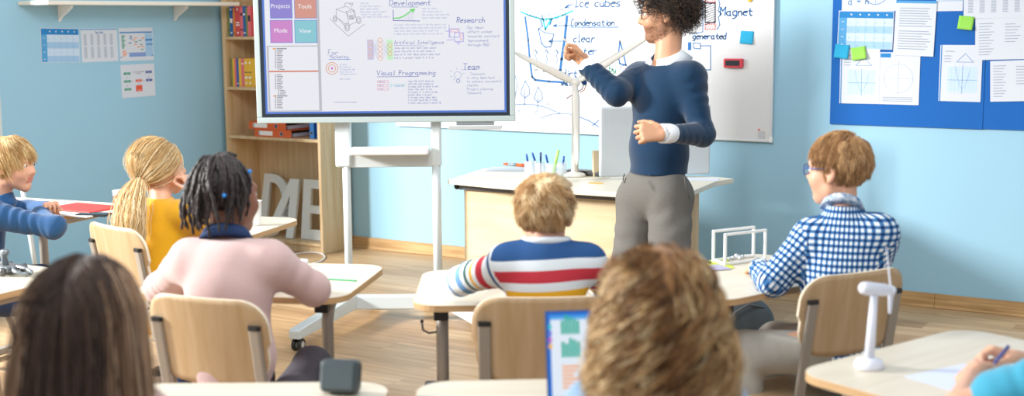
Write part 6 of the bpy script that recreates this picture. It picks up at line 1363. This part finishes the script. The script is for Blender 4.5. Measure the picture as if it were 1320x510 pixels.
# ------------------------------------------------------------------ 7 long straight hair, front left
tF = 2.22
J = dict(hip=PZ(100, tF-.1, .53), chest=P(105, 590, tF-.03), neck=P(108, 505, tF), head=P(114, 415, tF), hfwd=D(.05, 1, -.05), hup=UP, shL=P(35, 545, tF), shR=P(180, 540, tF), elL=P(-10, 690, tF+.08), wrL=P(60, 640, tF+.26), elR=P(225, 680, tF+.08), wrR=P(170, 640, tF+.26),
         hpL=PZ(65, tF-.05, .5), hpR=PZ(150, tF-.05, .5), knL=PZ(70, tF+.32, .52), knR=PZ(160, tF+.32, .52), anL=PZ(70, tF+.34, .09), anR=PZ(160, tF+.34, .09))
gf, hR, W, TR = make_person('girl with long straight brown hair seen from behind at the lower left', J, (SK_L, SK_LIP), .8, .007, .95, True, [dict(w=J['wrL'], d=D(.6, .8, 0), n=-UP, side=D(1, 0, 0), curl=.4, s=.82), dict(w=J['wrR'], d=D(-.6, .8, 0), n=-UP, side=D(-1, 0, 0), curl=.4, s=.82)], neck_r=.045)
pr = top_prims(J, TR, .8, .016, 1.02, .04, 1.95, .006)
garment('sweater', pr+[cap(J['neck']-UP*.03, J['neck']-UP*.012, .06, .05, .02)], knit('rose_cream_knit', '#d9bdb2', .2, 260), gf, .007, [(J['neck'], UP)], .004, 16, 81)
garment('trousers', leg_prims(J, .8, .012, 1.0, TR), M_jean, gf, .01, [(V(0, 0, .66), UP)], .003, 18, 2); shoes(J, gf, M_whitep, .8)
HC = J['head']
def long_hair(J, HC, hR, s, parent, base, cols, length, n, seed, bodies, K=40, curl=None, part=0, clump=.5, lift=(.008, .03), flow=V(0, -.12, -1), nclump=160, rad=.0013, split=True, outw=.0, pr0=.006, flare=0, topl=False):
    hair_cap('hair_base', HC, hR, s, [((0, .06, .045), (0, .85, -.6)), ((0, -.03, -.055), (0, .2, -1))], base[0], parent, .008)
    rt, nr = scalp_roots(n, None, hR, s, lambda p, g: face_free(p, g, .065, -.035, .04), seed)
    sgn = np.sign(rt[:, 0:1]+1e-6)
    def sd(p, t, d):
        v = np.tile(flow, (len(p), 1)); v[:, 0:1] += sgn*(.5*np.clip((p[:, 2:3]-.03)/.09, 0, 1)+outw); v[:, 0:1] += sgn*flare*(1 if .3 < t < .75 else -.3 if t >= .75 else 0)*np.clip(np.abs(rt[:, 0:1])/.04, 0, 1); v[:, 1] -= .5*np.clip((p[:, 1]+.0)/.08, 0, 1)+.35*np.clip((p[:, 2]-.06)/.06, 0, 1); return unit_rows(v)
    pa = grow(rt, nr, length-.35*(rt[:, 2]*-1+.1)*.3, K, sd, s, lift, seed+1, bodies, stiff=.6, jitter=.05, clump=clump, nclump=nclump, lvar=.12, curl=curl)
    idx = None
    if split:
        x_ = np.abs(rt[:, 0]); g = np.random.default_rng(seed); prob = np.clip((x_-pr0)/(.05 if flare else .03)+(np.clip((rt[:, 2]-.07)/.04, 0, 1) if topl else 0), 0, 1); idx = np.where(g.random(len(rt)) < prob, g.integers(0, len(cols[0]), len(rt)), len(cols[0])+g.integers(0, len(cols[1]), len(rt)))
        mats_ = cols[0]+cols[1]
    else: mats_ = cols
    strand_mesh('hair', to_place(pa, HC, hR, s), rad*s, mats_, parent, idx)
loc = lambda p: (hR.T@(p-HC))/.95
bods = [(loc(J['neck']-UP*.02), V(.075, .07, .16)), (loc((J['shL']+J['shR'])/2-UP*.09), V(.19, .105, .14)), (loc(J['chest']-UP*.06), V(.16, .11, .22))]
M_lt = hair_mats('light_brown_long', ('#b39377', '#967659', '#ccb092', '#7b5d46')); M_dk = hair_mats('dark_brown_long', ('#3c2b23', '#4a372d', '#2e211b', '#5a4437'))
long_hair(J, HC, hR, .9, gf, M_dk, (M_lt, M_dk), .46, 5600, 61, bods, rad=.0012, outw=.03, lift=(.004, .012), pr0=.022)
# ------------------------------------------------------------------ 8 wavy fair hair, front centre
tW = 2.25
J = dict(hip=PZ(845, tW-.1, .53), chest=P(845, 575, tW-.02), neck=P(845, 490, tW), head=P(846, 404, tW), hfwd=D(-.12, 1, -.05), hup=UP, shL=P(768, 528, tW), shR=P(925, 525, tW), elL=P(725, 640, tW+.12), wrL=P(770, 605, tW+.32), elR=P(965, 640, tW+.12), wrR=P(910, 605, tW+.32),
         hpL=PZ(805, tW-.05, .5), hpR=PZ(885, tW-.05, .5), knL=PZ(800, tW+.32, .52), knR=PZ(890, tW+.32, .52), anL=PZ(800, tW+.34, .09), anR=PZ(890, tW+.34, .09))
gw, hR, W, TR = make_person('child with wavy fair hair and light blue shirt at the lower centre', J, (SK_L, SK_LIP), .82, .007, .95, True, [dict(w=J['wrL'], d=D(.3, .9, .1), n=-UP, side=D(1, 0, 0), curl=.4, s=.82), dict(w=J['wrR'], d=D(-.3, .9, .1), n=-UP, side=D(-1, 0, 0), curl=.4, s=.82)], neck_r=.045)
pr = top_prims(J, TR, .82, .018, 1.04, .04, 1.95, .006)
garment('shirt', pr+[cap(J['neck']-UP*.04, J['neck']-UP*.012, .065, .052, .03)], mat('chambray', '#98b4d0', .85, color2='#7d9dc0', vscale=14, bump=.15), gw, .007, [(J['neck'], UP)], .006, 15, 91)
garment('trousers', leg_prims(J, .8, .012, 1.0, TR), M_jean, gw, .01, [(V(0, 0, .66), UP)], .003, 18, 2); shoes(J, gw, M_whitep, .8)
HC = J['head']; loc = lambda p: (hR.T@(p-HC))/.95
bods = [(loc(J['neck']-UP*.02), V(.07, .065, .12)), (loc((J['shL']+J['shR'])/2-UP*.06), V(.18, .1, .1))]
M_w1 = hair_mats('wavy_fair', ('#e3c38e', '#cda36a', '#f3deb0', '#ad8350')); M_w2 = hair_mats('wavy_brown', ('#966a3e', '#7a522c', '#ad8250', '#634221'))
long_hair(J, HC, hR, .95, gw, M_w2, (M_w1, M_w2), .25, 5600, 71, bods, K=34, curl=(.017, .085, 60), clump=.62, lift=(.005, .02), rad=.0011, outw=.0, nclump=130, pr0=.004, flare=.24)
# ------------------------------------------------------------------ 9 pupil writing at the lower right, mostly out of frame
tH = 2.62
J = dict(hip=PZ(1480, tH-.1, .53), chest=P(1450, 560, tH-.05), neck=P(1440, 440, tH), head=P(1432, 360, tH+.02), hfwd=D(-.85, .45, -.3), hup=UP, shL=P(1366, 492, tH-.1), shR=P(1470, 470, tH+.2), elL=P(1236, 522, tH-.06), wrL=P(1253, 483, tH+.17), elR=P(1395, 470, tH+.36), wrR=P(1316, 462, tH+.4),
         hpL=PZ(1440, tH-.15, .5), hpR=PZ(1490, tH+.05, .5), knL=PZ(1290, tH-.1, .52), knR=PZ(1340, tH+.15, .52), anL=PZ(1280, tH-.1, .09), anR=PZ(1330, tH+.12, .09), foot=D(-.9, .4))
hd = [dict(w=J['wrL'], d=D(.15, .8, -.12), n=-UP+D(.3, 0), side=D(-1, 0, 0)*-1, curl=(1, 1.1, 1.1, 1.1), s=.86), dict(w=J['wrR'], d=D(-.9, .2, .25), n=D(-.2, -.3, -1), side=D(0, -1, .3), curl=(.8, .95, 1.1, 1.15), thumb=(.6, .1), s=.86)]
pw, hR, W, TR = make_person('pupil in a turquoise T-shirt writing at the right edge of the frame', J, (SK_L, SK_LIP), .84, .0045, .97, True, hd, neck_r=.048)
pr = top_prims(J, TR, .84, .02, 1.0, .04, .62, .008)
garment('t_shirt', pr+[cap(J['neck']-UP*.03, J['neck']-UP*.012, .06, .05, .02)], knit('turquoise_jersey', '#45a5c4', .08, 160, .08), pw, .006, [(J['neck'], UP)], .004, 16, 95)
garment('trousers', leg_prims(J, .8, .012, 1.0, TR), M_jean, pw, .01, [(V(0, 0, .66), UP)], .003, 18, 2); shoes(J, pw, M_whitep, .8)
eyes(W, hR, .97, pw); short_hair(J, W, hR, .97, pw, ('fair_hair', None), 10, 95) if 0 else None
mats9 = hair_mats('brown_short', ('#7d5b3c', '#6a4a30', '#94704c'))
hair_cap('hair', J['head'], hR, .97, [((0, .055, .04), (0, .85, -.6)), ((0, -.03, -.06), (0, .25, -1))], mats9[0], pw, .012)
a, b_ = P(1300, 446, tH+.36), P(1281, 469, tH+.33); t = thing('pen', (a+b_)/2, 'blue pen in the hand at the right edge of the frame', 'pen'); MB().tube([a, b_+(a-b_)*.08, b_], [.0045, .0045, .0012], 8).build('barrel', mat('pen_violet_blue', '#4a5590', .4), t, True)
for o in list(bpy.data.objects):
    if '_loc' in o: del o['_loc']
